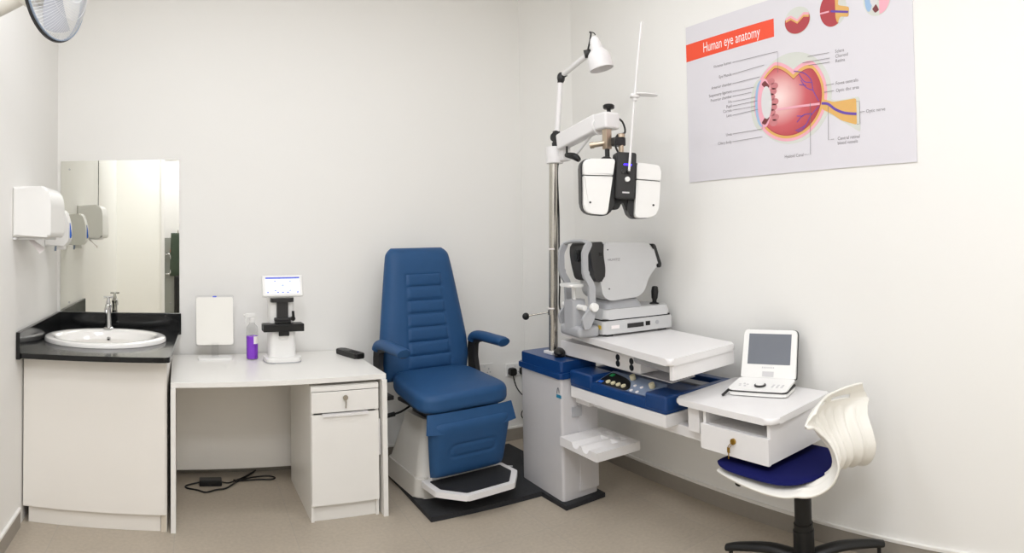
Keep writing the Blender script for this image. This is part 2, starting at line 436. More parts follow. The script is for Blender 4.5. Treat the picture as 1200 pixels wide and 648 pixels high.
tp = thing('basin_tap', 'chrome pillar tap standing on the back rim of the oval basin', 'tap', (-.542, 3.935, .926))
obj('tap_base', B().lathe([(.034, 0), (.034, .006), (.026, .012), (.001, .012)], seg=28), M_chrome, tp)
obj('tap_body', B().lathe([(.024, .01), (.021, .04), (.0175, .09), (.0165, .13), (.02, .135), (.02, .15), (.015, .155), (.001, .155)], seg=28), M_chrome, tp)
obj('spout', B().tube([(0, 0, .137), (0, -.03, .146), (0, -.07, .142), (0, -.095, .122)], lambda u: .014-.003*u, smooth=6).cyl((0, -.093, .124), (0, -.099, .108), .012), M_chrome, tp)
obj('tap_handle', B().lathe([(.012, .153), (.014, .165), (.01, .178), (.009, .19), (.013, .196), (.001, .2)], seg=20).tube([(-.03, 0, .196), (0, 0, .197), (.03, 0, .196)], .006, smooth=0).tube([(0, -.03, .196), (0, 0, .197), (0, .03, .196)], .006, smooth=0), M_chrome, tp)

mr = thing('wall_mirror', 'frameless rectangular mirror on the back wall above the basin', 'mirror', (-.493, 4.095, 1.01))
obj('glass', B().box(-.388, .388, -.004, .002, 0, .985), M_mirror, mr)
for x in (-.33, .33):
    for z in (.06, .93): obj('mirror_screw', B().cyl((x, -.009, z), (x, -.003, z), .006, seg=14), M_chrome, mr)

# paper towel dispenser
pt = thing('paper_towel_dispenser', 'large white paper towel dispenser on the left wall beside the mirror', 'dispenser', (XL, 3.215, 1.49))
b = B(); poly = rpoly([(0, 0), (.19, 0), (.198, .02), (.198, .19), (.175, .255), (0, .255)], [.0, .01, .01, .03, .03, .0])
b.prism(poly, -.165, .165, bev=.014, seg=3, M=Matrix(((1, 0, 0, 0), (0, 0, 1, 0), (0, 1, 0, 0), (0, 0, 0, 1))))
obj('cover', b, M_wplas, pt)
obj('back_plate', B().box(0, .02, -.155, .155, -.012, .0, bev=.003).box(.02, .16, -.13, .13, -.012, 0, bev=.003), M_wplas2, pt)
obj('towel', B().grid(lambda u, v_: (.06+.06*u+.008*math.sin(v_*3), -.08+.09*u*0+.16*v_*.6, -.01-.07*u*(1-.4*v_)), 6, 10).grid(lambda u, v_: (.061+.06*u+.008*math.sin(v_*3), -.08+.16*v_*.6, -.011-.07*u*(1-.4*v_)), 6, 10), M_white, pt)
sd = thing('soap_dispenser', 'slim white soap dispenser with blue drop window between towel box and mirror', 'dispenser', (XL, 3.79, 1.41))
b = B(); b.prism(rpoly([(0, .03), (.12, .03), (.148, .06), (.148, .17), (.12, .25), (0, .25)], [0, .01, .02, .05, .02, 0]), -.055, .055, bev=.012, seg=3, M=Matrix(((1, 0, 0, 0), (0, 0, 1, 0), (0, 1, 0, 0), (0, 0, 0, 1))))
obj('body', b, M_wplas, sd)
t = B(); t.lathe([(.0, -.045), (.008, -.042), (.012, -.03), (.0105, -.012), (.006, .02), (.001, .042)], seg=18, M=T(.147, 0, .125) @ Matrix.Diagonal((.9, 1.3, 1.1, 1)))
obj('level_window', t, M_drop, sd, 'blue drop-shaped level window')
obj('push_lever', B().box(.07, .118, -.035, .035, .008, .032, bev=.007), M_wplas, sd)
obj('nozzle', B().cyl((.06, 0, .032), (.055, 0, .0), .008, .006), M_bluefan, sd, 'blue-grey pump nozzle')

# wall fan
fx, fy, fz = -.532, 2.361, 2.452
fn_ = thing('wall_fan', 'round grey-white wall fan high in the upper left corner', 'fan', (XL, 2.5, 2.42))
ax = Vector((.93, -.36, -.06)).normalized()
q = ax.to_track_quat('Z', 'Y').to_matrix().to_4x4()
FM = T(fx-XL, fy-2.5, fz-2.42) @ q
RF = .198
def cage(z0, dome, n, rr=.0011):
    b = B()
    for k in range(n):
        a = 2*PI*k/n; pts_ = []
        for i in range(6):
            s_ = .045+(RF-.045)*i/5; pts_.append((s_*math.cos(a+.25*(1-i/5)), s_*math.sin(a+.25*(1-i/5)), z0+dome*(1-(s_/RF)**2.6)))
        b.tube(pts_, rr, seg=4, smooth=0, M=FM)
    for s_ in (.07, .13):
        b.tube([(s_*math.cos(2*PI*i/40), s_*math.sin(2*PI*i/40), z0+dome*(1-(s_/RF)**2.6)) for i in range(40)], rr*1.2, seg=4, smooth=0, closed=True, M=FM)
    return b
obj('front_grille', cage(.008, .085, 90), M_wire, fn_)
obj('rear_grille', cage(-.008, -.065, 90), M_wire, fn_)
b = B(); N = 64
b.lathe([(RF-.004, -.016), (RF+.004, -.016), (RF+.004, .016), (RF-.004, .016)], seg=72, M=FM)
b2 = B(); t = bmesh.new(); rings = []
for r_, z_ in ((RF, -.011), (RF+.004, -.011), (RF+.004, .011), (RF, .011)):
    rings.append([t.verts.new((r_*math.cos(2*PI*i/N), r_*math.sin(2*PI*i/N), z_)) for i in range(N)])
for a_, b_ in zip(rings, rings[1:]+rings[:1]):
    for i in range(N): t.faces.new((a_[i], a_[(i+1) % N], b_[(i+1) % N], b_[i]))
b2.merge(t, FM); b.bm.free()
obj('rim_band', b2, M_bluefan, fn_)
obj('rim_gasket', B().tube([((RF+.006)*math.cos(2*PI*i/N), (RF+.006)*math.sin(2*PI*i/N), -.003) for i in range(N)], .0075, seg=8, smooth=0, closed=True, M=FM, flat=(.5, 1)), M_dark, fn_, 'dark outer rim')
for k in range(3):
    def bf(u, w, k=k, o=0.):
        a = 2*PI*k/3+.35+(w-.5)*(1.15-.35*u)+.35*u; s_ = .035+.135*u
        return (s_*math.cos(a), s_*math.sin(a), .022*(w-.5)*2*(1-.3*u)+o)
    obj('blade', B().grid(lambda u, w: bf(u, w, o=.001), 8, 8, M=FM).grid(lambda u, w: bf(u, w, o=-.001), 8, 8, M=FM), M_blade, fn_)
obj('hub', B().lathe([(.001, -.02), (.04, -.02), (.04, .025), (.03, .035), (.001, .038)], seg=28, M=FM), M_blade, fn_)
obj('hub_badge', B().lathe([(.001, .066), (.048, .062), (.05, .068), (.045, .074), (.001, .078)], seg=28, M=FM), M_white, fn_)
obj('motor', B().lathe([(.001, -.17), (.035, -.165), (.055, -.14), (.062, -.08), (.06, -.05), (.001, -.05)], seg=32, M=FM), M_fanbeige, fn_)
mp_ = FM @ Vector((0, 0, -.12))
obj('wall_bracket', B().box(0, .03, -.06, .06, -.16, .08, bev=.01).tube([(.02, 0, .0), (.10, -.01, .015), (mp_.x*.75, mp_.y*.6, mp_.z-.01), (mp_.x, mp_.y, mp_.z)], .03, smooth=5), M_fanbeige, fn_)
obj('pull_cord', B().tube([(.03, .0, -.16), (.03, .0, -.4), (.028, .004, -.74)], .003, smooth=4).ell((.028, .004, -.75), (.012, .012, .016), 12).ell((.03, .02, -.79), (.011, .011, .016), 12), M_black, fn_)

# ------------------------------------------------------------------ desk
DR = 1.5
dk = thing('desk', 'white laminate desk between the vanity cabinet and the blue examination chair', 'desk', (-.13, 3.25, 0), DR)
obj('desktop', B().box(0, 1.14, 0.02, .808, .722, .75, bev=.0025), M_desk, dk)
obj('side_panel', B().box(0, .026, .0, .80, 0, .7215, bev=.001), M_desk, dk)
obj('side_panel', B().box(1.112, 1.138, .0, .80, 0, .7215, bev=.001), M_desk, dk)
obj('modesty_panel', B().box(.027, 1.111, .745, .762, .05, .7215, bev=.001), M_lam, dk)
pdx, pdy = .727, .04
ca, sa = math.cos(R(DR)), math.sin(R(DR))
pd = thing('drawer_pedestal', 'white pedestal with one drawer and door under the right end of the desk', 'pedestal', (-.13+pdx*ca-pdy*sa, 3.25+pdx*sa+pdy*ca, 0), DR)
obj('carcass', B().box(0, .016, .0, .6, 0, .705).box(.354, .37, .0, .6, 0, .705).box(.016, .354, .58, .6, 0, .705).box(.016, .354, .0, .58, .69, .705).box(.016, .354, .02, .58, .56, .572), M_desk, pd)
obj('top_rail', B().box(0, .37, -.014, .0, .678, .703, bev=.001), M_desk, pd)
dr = obj('drawer', B().box(.0015, .3685, -.017, -.0, .567, .674, bev=.0015).box(.02, .35, .0, .5, .575, .66), M_desk, pd)
obj('lock', B().cyl((.185, -.016, .64), (.185, -.026, .64), .013).box(.183, .187, -.034, -.025, .628, .648).tube([(.185, -.03, .632), (.186, -.03, .61), (.184, -.03, .588)], .0032, smooth=3).cyl((.183, -.0315, .642), (.183, -.0285, .642), .014), M_steel, dr, 'metal cam lock with key hanging')
dd = obj('door', B().box(.0015, .3685, -.017, -.0, .088, .556, bev=.0015), M_desk, pd)
obj('handle', B().box(.06, .31, -.026, -.001, .556, .5605).box(.06, .31, -.0265, -.0235, .546, .5605), M_unitw, dd)
obj('edge_pull', B().box(.3705, .3765, -.017, .008, .32, .51, bev=.001), M_unitw, dd)
obj('plinth', B().box(.016, .354, .015, .03, 0, .083), M_desk, pd)

# things on the desk
fp = thing('tabletop_panel', 'white frosted panel on a clear stand at the left end of the desk', 'panel', (.116, 3.91, .7505), 1)
LM = T(0, 0, .085) @ RX(-4)
obj('frosted_sheet', B().prism(rrect(-.113, .113, 0, .289, .014), -.004, .004, bev=.001, M=LM @ RX(90)), M_frost, fp)
obj('clear_frame', B().prism(rrect(-.118, .118, -.006, .302, .01), -.006, .0, bev=.001, M=LM @ T(0, .008, 0) @ RX(90)), M_clear, fp)
obj('clip', B().box(-.012, .012, -.008, .006, .289, .297, bev=.002, M=LM), M_lcdh, fp, 'small blue clip')
obj('neck', B().box(-.022, .022, -.01, .012, .012, .10, bev=.004), M_clear, fp)
obj('stand_base', B().prism(rrect(-.105, .105, -.055, .055, .012), 0, .013, bev=.003), M_wplas, fp)

sb = thing('spray_bottle', 'clear spray bottle half filled with purple liquid on the desk', 'bottle', (.343, 3.89, .7505), 20)
obj('bottle_body', B().lathe([(.001, 0), (.034, 0), (.036, .004), (.036, .175), (.032, .195), (.018, .21), (.015, .225), (.0145, .225), (.017, .209), (.031, .194), (.0352, .174), (.0352, .005), (.001, .003)], seg=32), M_clear, sb)
obj('liquid', B().lathe([(.001, .0035), (.0346, .0045), (.0348, .14), (.001, .14)], seg=32), M_liq, sb, 'purple liquid')
obj('paper_label', B().grid(lambda u, w: (.0365*math.cos(-1.75+1.2*u), .0365*math.sin(-1.75+1.2*u), .095+.045*w), 8, 2), M_white, sb, 'white paper label')
obj('spray_head', B().lathe([(.001, .222), (.017, .222), (.017, .245), (.011, .25), (.001, .25)], seg=24).box(-.045, .02, -.011, .011, .25, .278, bev=.006).tube([(-.03, 0, .252), (-.042, 0, .235), (-.04, 0, .215)], .005, smooth=4).cyl((-.045, 0, .268), (-.055, 0, .268), .007), M_wplas, sb)

lm = thing('lensmeter', 'white and black digital lensmeter with lit screen on the desk', 'instrument', (.515, 3.815, .7505), 2)
obj('base', B().prism(rpoly([(-.10, -.10), (.10, -.10), (.115, .0), (.095, .10), (-.095, .10), (-.115, .0)], .05), 0, .03, bev=.009, seg=3), M_wplas, lm)
obj('base_seam', B().prism(rpoly([(-.1015, -.1015), (.1015, -.1015), (.1165, .0), (.0965, .1015), (-.0965, .1015), (-.1165, .0)], .05), .001, .006), M_ard, lm)
obj('column', B().prism(rpoly([(-.083, -.05), (.083, -.05), (.083, .09), (-.083, .09)], .04), .025, .20, bev=.004, top=rpoly([(-.08, -.048), (.08, -.048), (.08, .09), (-.08, .09)], .04)).box(-.03, .03, -.062, -.03, .13, .17, bev=.012), M_wplas, lm)
obj('lens_table', B().box(-.122, .122, -.085, .005, .182, .227, bev=.004).box(-.045, .045, -.07, .0, .227, .243, bev=.003), M_black, lm, 'black lens table')
obj('nose_piece', B().prism(rpoly([(-.034, -.085), (.034, -.085), (.02, -.06), (-.02, -.06)], .006), .158, .182, bev=.003), M_black, lm)
obj('head', B().prism(rpoly([(-.078, -.02), (.078, -.02), (.078, .09), (-.078, .09)], .035), .2, .38, bev=.012, seg=3), M_wplas, lm)
obj('neck_cover', B().box(-.034, .034, -.045, .0, .24, .375, bev=.006).prism(rpoly([(-.068, -.05), (.068, -.05), (.072, .01), (-.072, .01)], .02), .352, .376, bev=.004).box(-.05, .05, -.052, -.01, .24, .26, bev=.006), M_dark, lm, 'charcoal front cover')
obj('marker_lever', B().tube([(.046, -.03, .255), (.062, -.05, .252), (.062, -.055, .27), (.06, -.055, .3)], .008, smooth=4).cyl((.06, -.058, .255), (.06, -.046, .255), .014), M_black, lm)
SM = T(0, -.05, .385) @ RX(-14)
s_ = obj('screen_housing', B().box(-.124, .124, -.014, .014, 0, .128, bev=.009, seg=3, M=SM), M_wplas, lm)
obj('display', B().box(-.102, .102, -.0152, -.0135, .018, .116, M=SM), M_lcd, s_, 'lit lensmeter display')
b = B().box(-.102, .102, -.0158, -.0148, .106, .116, M=SM)
obj('display_header', b, M_lcdh, s_)
for x in (-.045, .045):
    for z_ in (.036, .092): obj('display_mark', B().box(x-.006, x+.006, -.016, -.015, z_-.002, z_+.002, M=SM), M_lcdh, s_)
for x in (-.09, -.03, .0, .03, .09): obj('display_key', B().box(x-.006, x+.006, -.016, -.015, .022, .028, M=SM), M_lcdh, s_)
obj('display_cross', B().box(-.001, .001, -.016, -.015, .055, .078, M=SM).box(-.012, .012, -.0161, -.0151, .0655, .0675, M=SM), M_lcdh, s_)

rc = thing('handset', 'black remote handset lying on the right end of the desk', 'remote control', (.945, 3.865, .7505), 18)
obj('body', B().prism(rpoly([(-.034, -.13), (.034, -.13), (.036, .0), (.032, .12), (-.032, .12), (-.036, .0)], .018), 0, .032, bev=.007, seg=3), M_black, rc)
for i in range(4):
    for j in range(3): obj('key', B().box(-.022+j*.016, -.010+j*.016, -.1+i*.02, -.09+i*.02, .031, .035, bev=.001), M_dark, rc)
obj('key_display', B().box(-.022, .022, -.01, .03, .031, .034, bev=.001), M_dark, rc)

pa = thing('power_adapter', 'black power adapter with its cord on the floor under the desk', 'adapter', (.085, 3.885, .0005), 0)
obj('brick', B().box(-.068, .068, -.03, .03, 0, .036, bev=.005), M_black, pa)
obj('cord', B().tube([(-.066, 0, .016), (-.12, -.005, .006), (-.15, -.03, .005), (-.14, -.06, .005), (-.08, -.09, .005), (-.03, -.125, .005), (.03, -.09, .005), (.09, -.07, .005), (.15, .01, .006), (.21, .08, .006), (.28, .18, .006)], .0048)
    .tube([(.066, 0, .016), (.11, .01, .006), (.16, .035, .012), (.22, .09, .013), (.29, .185, .012)], .0042)
    .tube([(.14, .02, .018), (.2, .04, .006), (.3, .05, .005), (.37, .04, .005), (.4, .065, .005), (.36, .10, .005), (.25, .085, .005), (.15, .02, .006)], .0045), M_black, pa)

# ------------------------------------------------------------------ chair platform
mt = B().prism([(1.19, 3.125), (1.866, 3.14), (1.872, 2.895), (2.146, 2.912), (2.146, 3.3), (2.105, 3.98), (1.17, 3.98)], 0, .026, bev=.003)
tag(obj('floor_mat', mt, M_rubber), 'black rubber platform mat under the blue chair and the grey column', 'mat')


# ------------------------------------------------------------------ examination chair
ch = thing('examination_chair', 'blue upholstered examination chair with armrests and footrest on a grey base', 'chair', (1.47, 3.45, .0265), 7)
Z0 = -.0205
b = B()
b.prism(rpoly([(-.285, -.05), (-.20, -.08), (.20, -.08), (.285, -.05), (.27, .42), (-.27, .42)], .06), 0, .11, bev=.012, seg=3, top=rpoly([(-.275, -.045), (-.19, -.07), (.19, -.07), (.275, -.045), (.26, .41), (-.26, .41)], .06))
b.prism(rpoly([(-.268, -.035), (-.20, -.06), (.20, -.06), (.268, -.035), (.25, .40), (-.25, .40)], .06), .105, .39, bev=.01, seg=3, top=rpoly([(-.16, .09), (-.13, .06), (.13, .06), (.16, .09), (.17, .32), (-.17, .32)], .03))
obj('pedestal_base', b, M_base, ch)
for sx in (-1, 1):
    b = B()
    b.prism(rpoly([(sx*.245, -.03), (sx*.13, -.052), (sx*.12, .0), (sx*.235, .02)], .01), .11, .34, top=rpoly([(sx*.165, .078), (sx*.13, .07), (sx*.12, .1), (sx*.16, .11)], .01))
    obj('base_fairing', b, M_base, ch)
obj('lift_column', B().box(-.13, .13, .08, .3, .36, .49, bev=.01), M_dark, ch)
# seat
def seat_half(v_): return (-.015, .29-.0*v_)
b = B()
def seat_fn(sgn):
    def f(u, w):
        tt = math.sin((u-.5)*PI); ss = math.sin((w-.5)*PI)
        x = -.015+.292*tt*(1-.04*max(0, -ss)**4-.03*max(0, ss)**6)
        y = .04+.262*ss+(.012*(1-tt*tt) if False else 0)-.03*(1-tt*tt)*(1 if ss < 0 else 0)*abs(ss)
        e = (max(0, 1-abs(tt)**7)**.5)*(max(0, 1-abs(ss)**7)**.5)
        if sgn > 0:
            z = .545+e*(.045+.012*ss+.012*(1-tt*tt))
            if abs(tt) < .55: z -= .004*math.exp(-((y-.02)/.008)**2)
        else: z = .545-e*.055
        return (x, y, z)
    return f
def seat_out():
    o = []
    for k in range(120):
        a = 2*PI*k/120; ca_, sa2 = math.cos(a), math.sin(a); p_ = 5.
        q_ = (abs(ca_)**p_+abs(sa2)**p_)**(-1/p_)
        x, y = .288*q_*ca_, .262*q_*sa2
        o.append((-.018+x*(1-.05*(y/.262)), .045+y))
    return o
def seat_z(x, y): return .05*(y-(-.2))/.5*(1 if y > -.2 else 0)+.004*math.cos(x*9)
b.pillow(seat_out(), .492, .597, .036, .012, seat_z)
obj('seat', b, M_blue, ch, angle=80)
obj('seat_pan', B().box(-.24, .22, -.14, .28, .468, .492, bev=.01), M_black, ch)
# leg rest
def leg_half(v_): return (-.012, .232+.036*v_)
def leg_disp(x, z):
    g = 0
    dx = abs(x+.012)-.115; dz = abs(z-.30)-.0
    dd_ = math.hypot(max(dx, 0), dz)
    g += .006*math.exp(-((dd_-.032)/.007)**2)
    return g
LMx = T(0, -.125, 0) @ RX(8)
obj('leg_rest', B().slab(leg_half, .145, .468, .06, leg_disp, nu=56, nv=72, p=8, M=LMx), M_blue, ch)
def flap(u, w, o=0.):
    x = -.012+(.275+.016*(1-w))*(2*u-1); z = .385+.10*w-.012*(1-w)*math.cos((2*u-1)*1.57)
    return (x, -.205-.022*(1-w)-.012*(1-abs(2*u-1)**6)+o, z+.014)
obj('leg_rest_flap', B().grid(lambda u, w: flap(u, w), 24, 10).grid(lambda u, w: flap(u, w, .008), 24, 10).grid(lambda u, w: flap(u, 0, .008*w), 24, 2).grid(lambda u, w: flap(0, u, .008*w), 10, 2).grid(lambda u, w: flap(1, u, .008*w), 10, 2), M_blue, ch)
# footrest
ft = rpoly([(-.268, -.075), (-.268, -.245), (-.15, -.385), (.15, -.385), (.268, -.245), (.268, -.075)], .012)
fr = obj('footrest', B().prism(ft, .078, .108, bev=.005), M_unitw, ch, 'white footrest frame')
obj('footrest_pad', B().prism(rpoly([(-.232, -.115), (-.232, -.235), (-.135, -.352), (.135, -.352), (.232, -.235), (.232, -.115)], .01), .107, .112), M_gum, fr, 'black textured footrest pad')
obj('footrest_bar', B().box(-.215, .215, -.105, -.06, .104, .126, bev=.006).box(-.04, .04, -.07, .05, .05, .085, bev=.005), M_unitw, fr)
# backrest
def back_half(v_):
    z = v_
    h = .305-.0*z if z < .28 else .305-.088*((z-.28)/.72)**1.05
    if z < .28: h = .285+.02*min(1, z/.15)
    k = max(0, (z-.93)/.07); h -= .035*k**2.2
    return (-.02, h)
def back_disp(x, z):
    g = 0; x = x+.02
    w0 = .150-.03*(z-.635)/.59
    n_ = 7; z0_, z1_ = .635, 1.225
    u = (z-z0_)/(z1_-z0_)
    if 0 <= u <= 1 and abs(x) < w0:
        fr_ = (u*n_) % 1
        d_ = min(fr_, 1-fr_)*(z1_-z0_)/n_
        side = min(1, (w0-abs(x))/.012)
        g += .009*math.exp(-(d_/.0075)**2)*side - .005*side*math.sin(fr_*PI)**.7
    dside = abs(abs(x)-w0)
    if .62 < z < 1.22: g += .004*math.exp(-(dside/.006)**2)
    g += .008*math.exp(-((abs(x)-.20)/.012)**2)*0
    return g
BM = T(0, .305, .575) @ RX(-8.5) @ T(0, 0, -.575)
obj('backrest', B().slab(back_half, .575, 1.395, .075, back_disp, nu=72, nv=150, p=7, M=BM), M_blue, ch)
obj('backrest_shell', B().slab(lambda v_: (-.02, .93*back_half(v_)[1]), .60, 1.37, .02, None, nu=24, nv=40, p=7, M=BM @ T(0, .03, 0), back=1.8), M_dark, ch)
for sx in (-1, 1):
    x0 = -.02+sx*.335
    arm = B().tube([(x0, .295, .775), (x0, .265, .812), (x0, .18, .822), (x0, .05, .818), (x0, -.045, .815), (x0, -.07, .808)], lambda u: .041*min(1, .55+.45*min(u, 1-u)/.06), seg=18, smooth=6, flat=(1.0, .74))
    a_ = obj('armrest', arm, M_blue, ch)
    br = B(); pr = [(.31, .50), (.33, .62), (.335, .72), (.325, .785), (.28, .81), (.2, .806), (.0, .80), (-.06, .795), (-.06, .786), (.16, .79), (.245, .77), (.255, .69), (.235, .6), (.20, .52), (.2, .5)]
    br.prism(rpoly(pr, .01, 3), -.016, .016, bev=.003, M=T(x0, 0, 0) @ Matrix(((0, 0, 1, 0), (1, 0, 0, 0), (0, 1, 0, 0), (0, 0, 0, 1))))
    br.box(min(x0, x0-sx*.06), max(x0, x0-sx*.06), .2, .3, .495, .52, bev=.004)
    obj('armrest_bracket', br, M_dark, ch)
obj('power_cord', B().tube([(.45, .06, .004), (.38, .12, .004), (.3, .12, .004), (.24, .03, .02), (.2, .02, .06)], .004), M_unitw, ch, 'thin white cord')
obj('recline_lever', B().tube([(-.22, .15, .46), (-.3, .1, .45), (-.36, .09, .445)], .006, smooth=3).tube([(-.345, .09, .446), (-.42, .085, .44)], .013, smooth=0), M_black, ch)

# ------------------------------------------------------------------ refraction unit
ru = thing('refraction_unit', 'grey and blue refraction unit column carrying pole, tables and arm', 'ophthalmic unit', (2.01, 3.165, .0265), 0)
RO = Vector((2.01, 3.165, .0265))
UM = T(*(-RO))          # world coordinates -> unit coordinates
obj('column', B().prism(rpoly([(1.886, 2.942), (2.128, 2.955), (2.128, 3.40), (1.886, 3.39)], .018), .0265, .705, bev=.002, M=UM), M_unit, ru)
obj('service_plate', B().box(2.0, 2.126, 2.94, 2.957, .06, .56, bev=.002, M=UM), M_unit, ru)
obj('rating_label', B().box(1.953, 2.015, 2.9365, 2.949, .475, .53, M=UM), M_ard, ru, 'small grey rating label')
b = B()
LG = T(1.8852, 2.985, .585) @ Matrix(((0, 0, -1, 0), (-1, 0, 0, 0), (0, 1, 0, 0), (0, 0, 0, 1)))
b.prism([(-.008, .0), (.042, .0), (.042, .018), (-.006, .018)], 0, .0008, M=UM @ LG, mi=0)
b.tube([(.0, .022, .0004), (.006, .05, .0004), (.016, .052, .0004), (.022, .028, .0004)], .0028, seg=6, M=UM @ LG, mi=1)
obj('emblem', b, [M_cyan, M_greyp], ru, 'small teal and grey emblem')
b = B().prism(rpoly([(1.874, 2.93), (2.15, 2.945), (2.15, 3.42), (1.874, 3.41)], .02), .690, .722, bev=.006, M=UM)
b.prism(rpoly([(1.888, 2.945), (2.14, 2.955), (2.14, 3.40), (1.888, 3.395)], .02), .72, .782, bev=.008, seg=3, M=UM)
obj('column_cap', b, M_bluep, ru, 'blue moulded cap')
# console
cx0, cx1, cy0, cy1 = 1.938, 2.40, 2.155, 2.93
b = B(); b.box(cx0, cx1, cy0, cy1, .652, .70, bev=.008, M=UM)
# rim walls
b.box(cx0-.003, cx0+.13, 2.152, 2.30, .66, .737, bev=.012, seg=3, M=UM)
b.box(cx0+.002, cx0+.03, 2.28, 2.75, .66, .706, bev=.006, M=UM)
b.box(cx0-.003, cx0+.15, 2.73, 2.933, .66, .741, bev=.012, seg=3, M=UM)
b.box(cx0-.001, cx1+.001, 2.1535, 2.2, .66, .7355, bev=.01, M=UM)
b.box(cx1-.045, cx1+.003, 2.157, 2.925, .66, .7345, bev=.01, M=UM)
b.box(cx0+.001, cx1-.001, 2.88, 2.9285, .66, .7385, bev=.01, M=UM)
co = obj('console', b, M_bluep, ru, 'blue moulded console tray')
obj('console_tray', B().box(cx1-.12, cx1-.06, 2.24, 2.5, .698, .712, bev=.004, M=UM), M_ard, co)
PM = UM @ T(2.012, 2.515, .722) @ RY(-19)
obj('control_panel', B().box(-.066, .075, -.215, .215, -.014, .0, bev=.003, M=PM), M_panel, co, 'glossy grey keypad')
b = B().prism(rpoly([(-.062, .205), (-.062, -.03), (-.03, -.05), (.02, .0), (.04, .06), (.06, .205)], .03), 0, .002, M=PM)
obj('keypad_field', b, M_black, co)
for k in range(4):
    obj('push_button', B().cyl((-.028, .13-.042*k, 0), (-.028, .13-.042*k, .010), .013, bev=.002, M=PM), M_cream_btn, co)
for x, y in ((.045, .01), (.02, -.165)):
    obj('dial_knob', B().cyl((x, y, 0), (x, y, .026), .015, bev=.004, M=PM), M_cream_btn, co)
for x, y in ((-.04, -.07), (.0, -.055), (-.04, -.115), (.0, -.105)):
    obj('soft_key', B().cyl((x, y, 0), (x, y, .004), .009, bev=.001, M=PM), M_white, co)
obj('power_key', B().box(.022, .044, .155, .18, 0, .006, bev=.001, M=PM), M_green, co, 'green key')
obj('menu_key', B().box(-.05, -.03, .165, .195, 0, .005, bev=.001, M=PM), M_drop, co, 'blue key')
obj('under_tray', B().box(cx0+.002, cx1, cy0+.004, cy1, .592, .652, bev=.004, M=UM), M_unitw, ru)
obj('support_arm', B().box(2.02, 2.12, 1.93, 2.94, .545, .595, bev=.005, M=UM).box(1.985, 2.1, 2.82, 2.96, .55, .60, bev=.004, M=UM), M_unitw, ru)
# accessory tray with grooves (on the front of the column)
b = B(); TX0, TX1, TY0, TY1 = 1.868, 2.152, 2.60, 2.94
N = 60
def ztop(u, w):
    x = TX0+(TX1-TX0)*w; y = TY0+(TY1-TY0)*u; z = .385
    for yc in (2.70, 2.79):
        dd_ = abs(y-yc)/.032
        if dd_ < 1 and x < 2.06: z -= .026*math.sqrt(1-dd_*dd_)
    for yc in (2.70, 2.83):
        if abs(y-yc) < .03 and 2.085 < x < 2.125: z -= .02
    return (x, y, z)
b.grid(ztop, 68, 60, M=UM)
b.grid(lambda u, w: (TX0+(TX1-TX0)*w, TY0+(TY1-TY0)*u, .34), 2, 2, M=UM)
for u in (0, 1): b.grid(lambda a, w, u=u: (lambda p: (p[0], p[1], p[2]*(1-a)+.34*a))(ztop(u, w)), 1, 60, M=UM)
for w in (0, 1): b.grid(lambda a, u, w=w: (lambda p: (p[0], p[1], p[2]*(1-a)+.34*a))(ztop(u, w)), 1, 68, M=UM)
obj('accessory_tray', b, M_unitw, ru, 'white tray with two rounded grooves')
# pole
px_, py_ = 2.0, 3.2
pole = obj('pole', B().cyl((px_, py_, .78), (px_+.022, py_-.012, 1.92), .0265, seg=32, M=UM), M_steel, ru, 'polished steel pole')
obj('pole_collar', B().box(px_-.04, px_+.04, py_-.05, py_+.045, .782, .80, bev=.004, M=UM), M_unitw, pole)
obj('clamp_ring', B().cyl((px_+.004, py_, 1.01), (px_+.004, py_, 1.04), .031, M=UM), M_steel, pole)
for tx, ty, tz in ((.009, -.004, 1.395), (.001, 0, 1.045)): obj('cable_tie', B().cyl((px_+tx, py_+ty, tz), (px_+tx, py_+ty, tz+.007), .0285, M=UM), M_white, pole)
obj('lock_lever', B().tube([(px_-.02, py_+.01, 1.025), (1.885, 3.295, 1.003)], .005, smooth=0, M=UM).ell((1.878, 3.302, 1.0), (.02, .02, .02), 16, M=UM), [M_steel], pole)
obj('lever_ball', B().ell((1.877, 3.303, 1.0), .0215, 18, M=UM), M_black, pole, 'black ball knob')
obj('pole_cable', B().tube([(px_+.05, py_-.03, 1.93), (px_+.035, py_-.03, 1.85), (px_+.038, py_-.032, 1.6), (px_+.03, py_-.04, 1.4), (px_+.036, py_-.03, 1.2), (px_+.03, py_-.035, 1.05), (px_+.06, py_-.06, .98), (px_+.085, py_-.08, .93), (px_+.085, py_-.08, .83)], .005, M=UM), M_black, pole)
# head block and arm to the phoropter
obj('head_block', B().cyl((2.03, 3.19, 1.905), (2.03, 3.19, 2.005), .052, seg=36, bev=.006, M=UM).box(2.03, 2.09, 3.10, 3.2, 1.915, 2.0, bev=.01, M=UM), M_unitw, pole)
a0 = Vector((2.035, 3.10, 2.03)); a1 = Vector((2.035, 2.745, 2.085))
dv = (a1-a0); AM = UM @ T(*a0) @ dv.to_track_quat('Y', 'Z').to_matrix().to_4x4(); AL = dv.length
ar = obj('swing_arm', B().box(-.032, .032, -.03, AL, -.05, .045, bev=.012, seg=3, M=AM), M_unitw, ru, 'thick white balanced arm')
obj('arm_side_strip', B().box(-.035, -.0318, .0, AL-.02, -.012, .004, bev=.001, M=AM).box(-.035, -.0318, .0, AL-.02, -.034, -.03, bev=.0005, M=AM), M_unit, ar)
obj('arm_end', B().box(2.0, 2.10, 2.64, 2.745, 2.035, 2.125, bev=.014, seg=3, M=UM).cyl((2.035, 2.74, 2.06), (2.035, 2.755, 2.06), .045, M=UM), M_unitw, ar)
obj('arm_strut', B().tube([(2.05, 2.83, 2.03), (2.04, 2.9, 1.98), (2.04, 2.97, 1.94), (2.04, 3.03, 1.925)], .008, M=UM), M_unitw, ar)
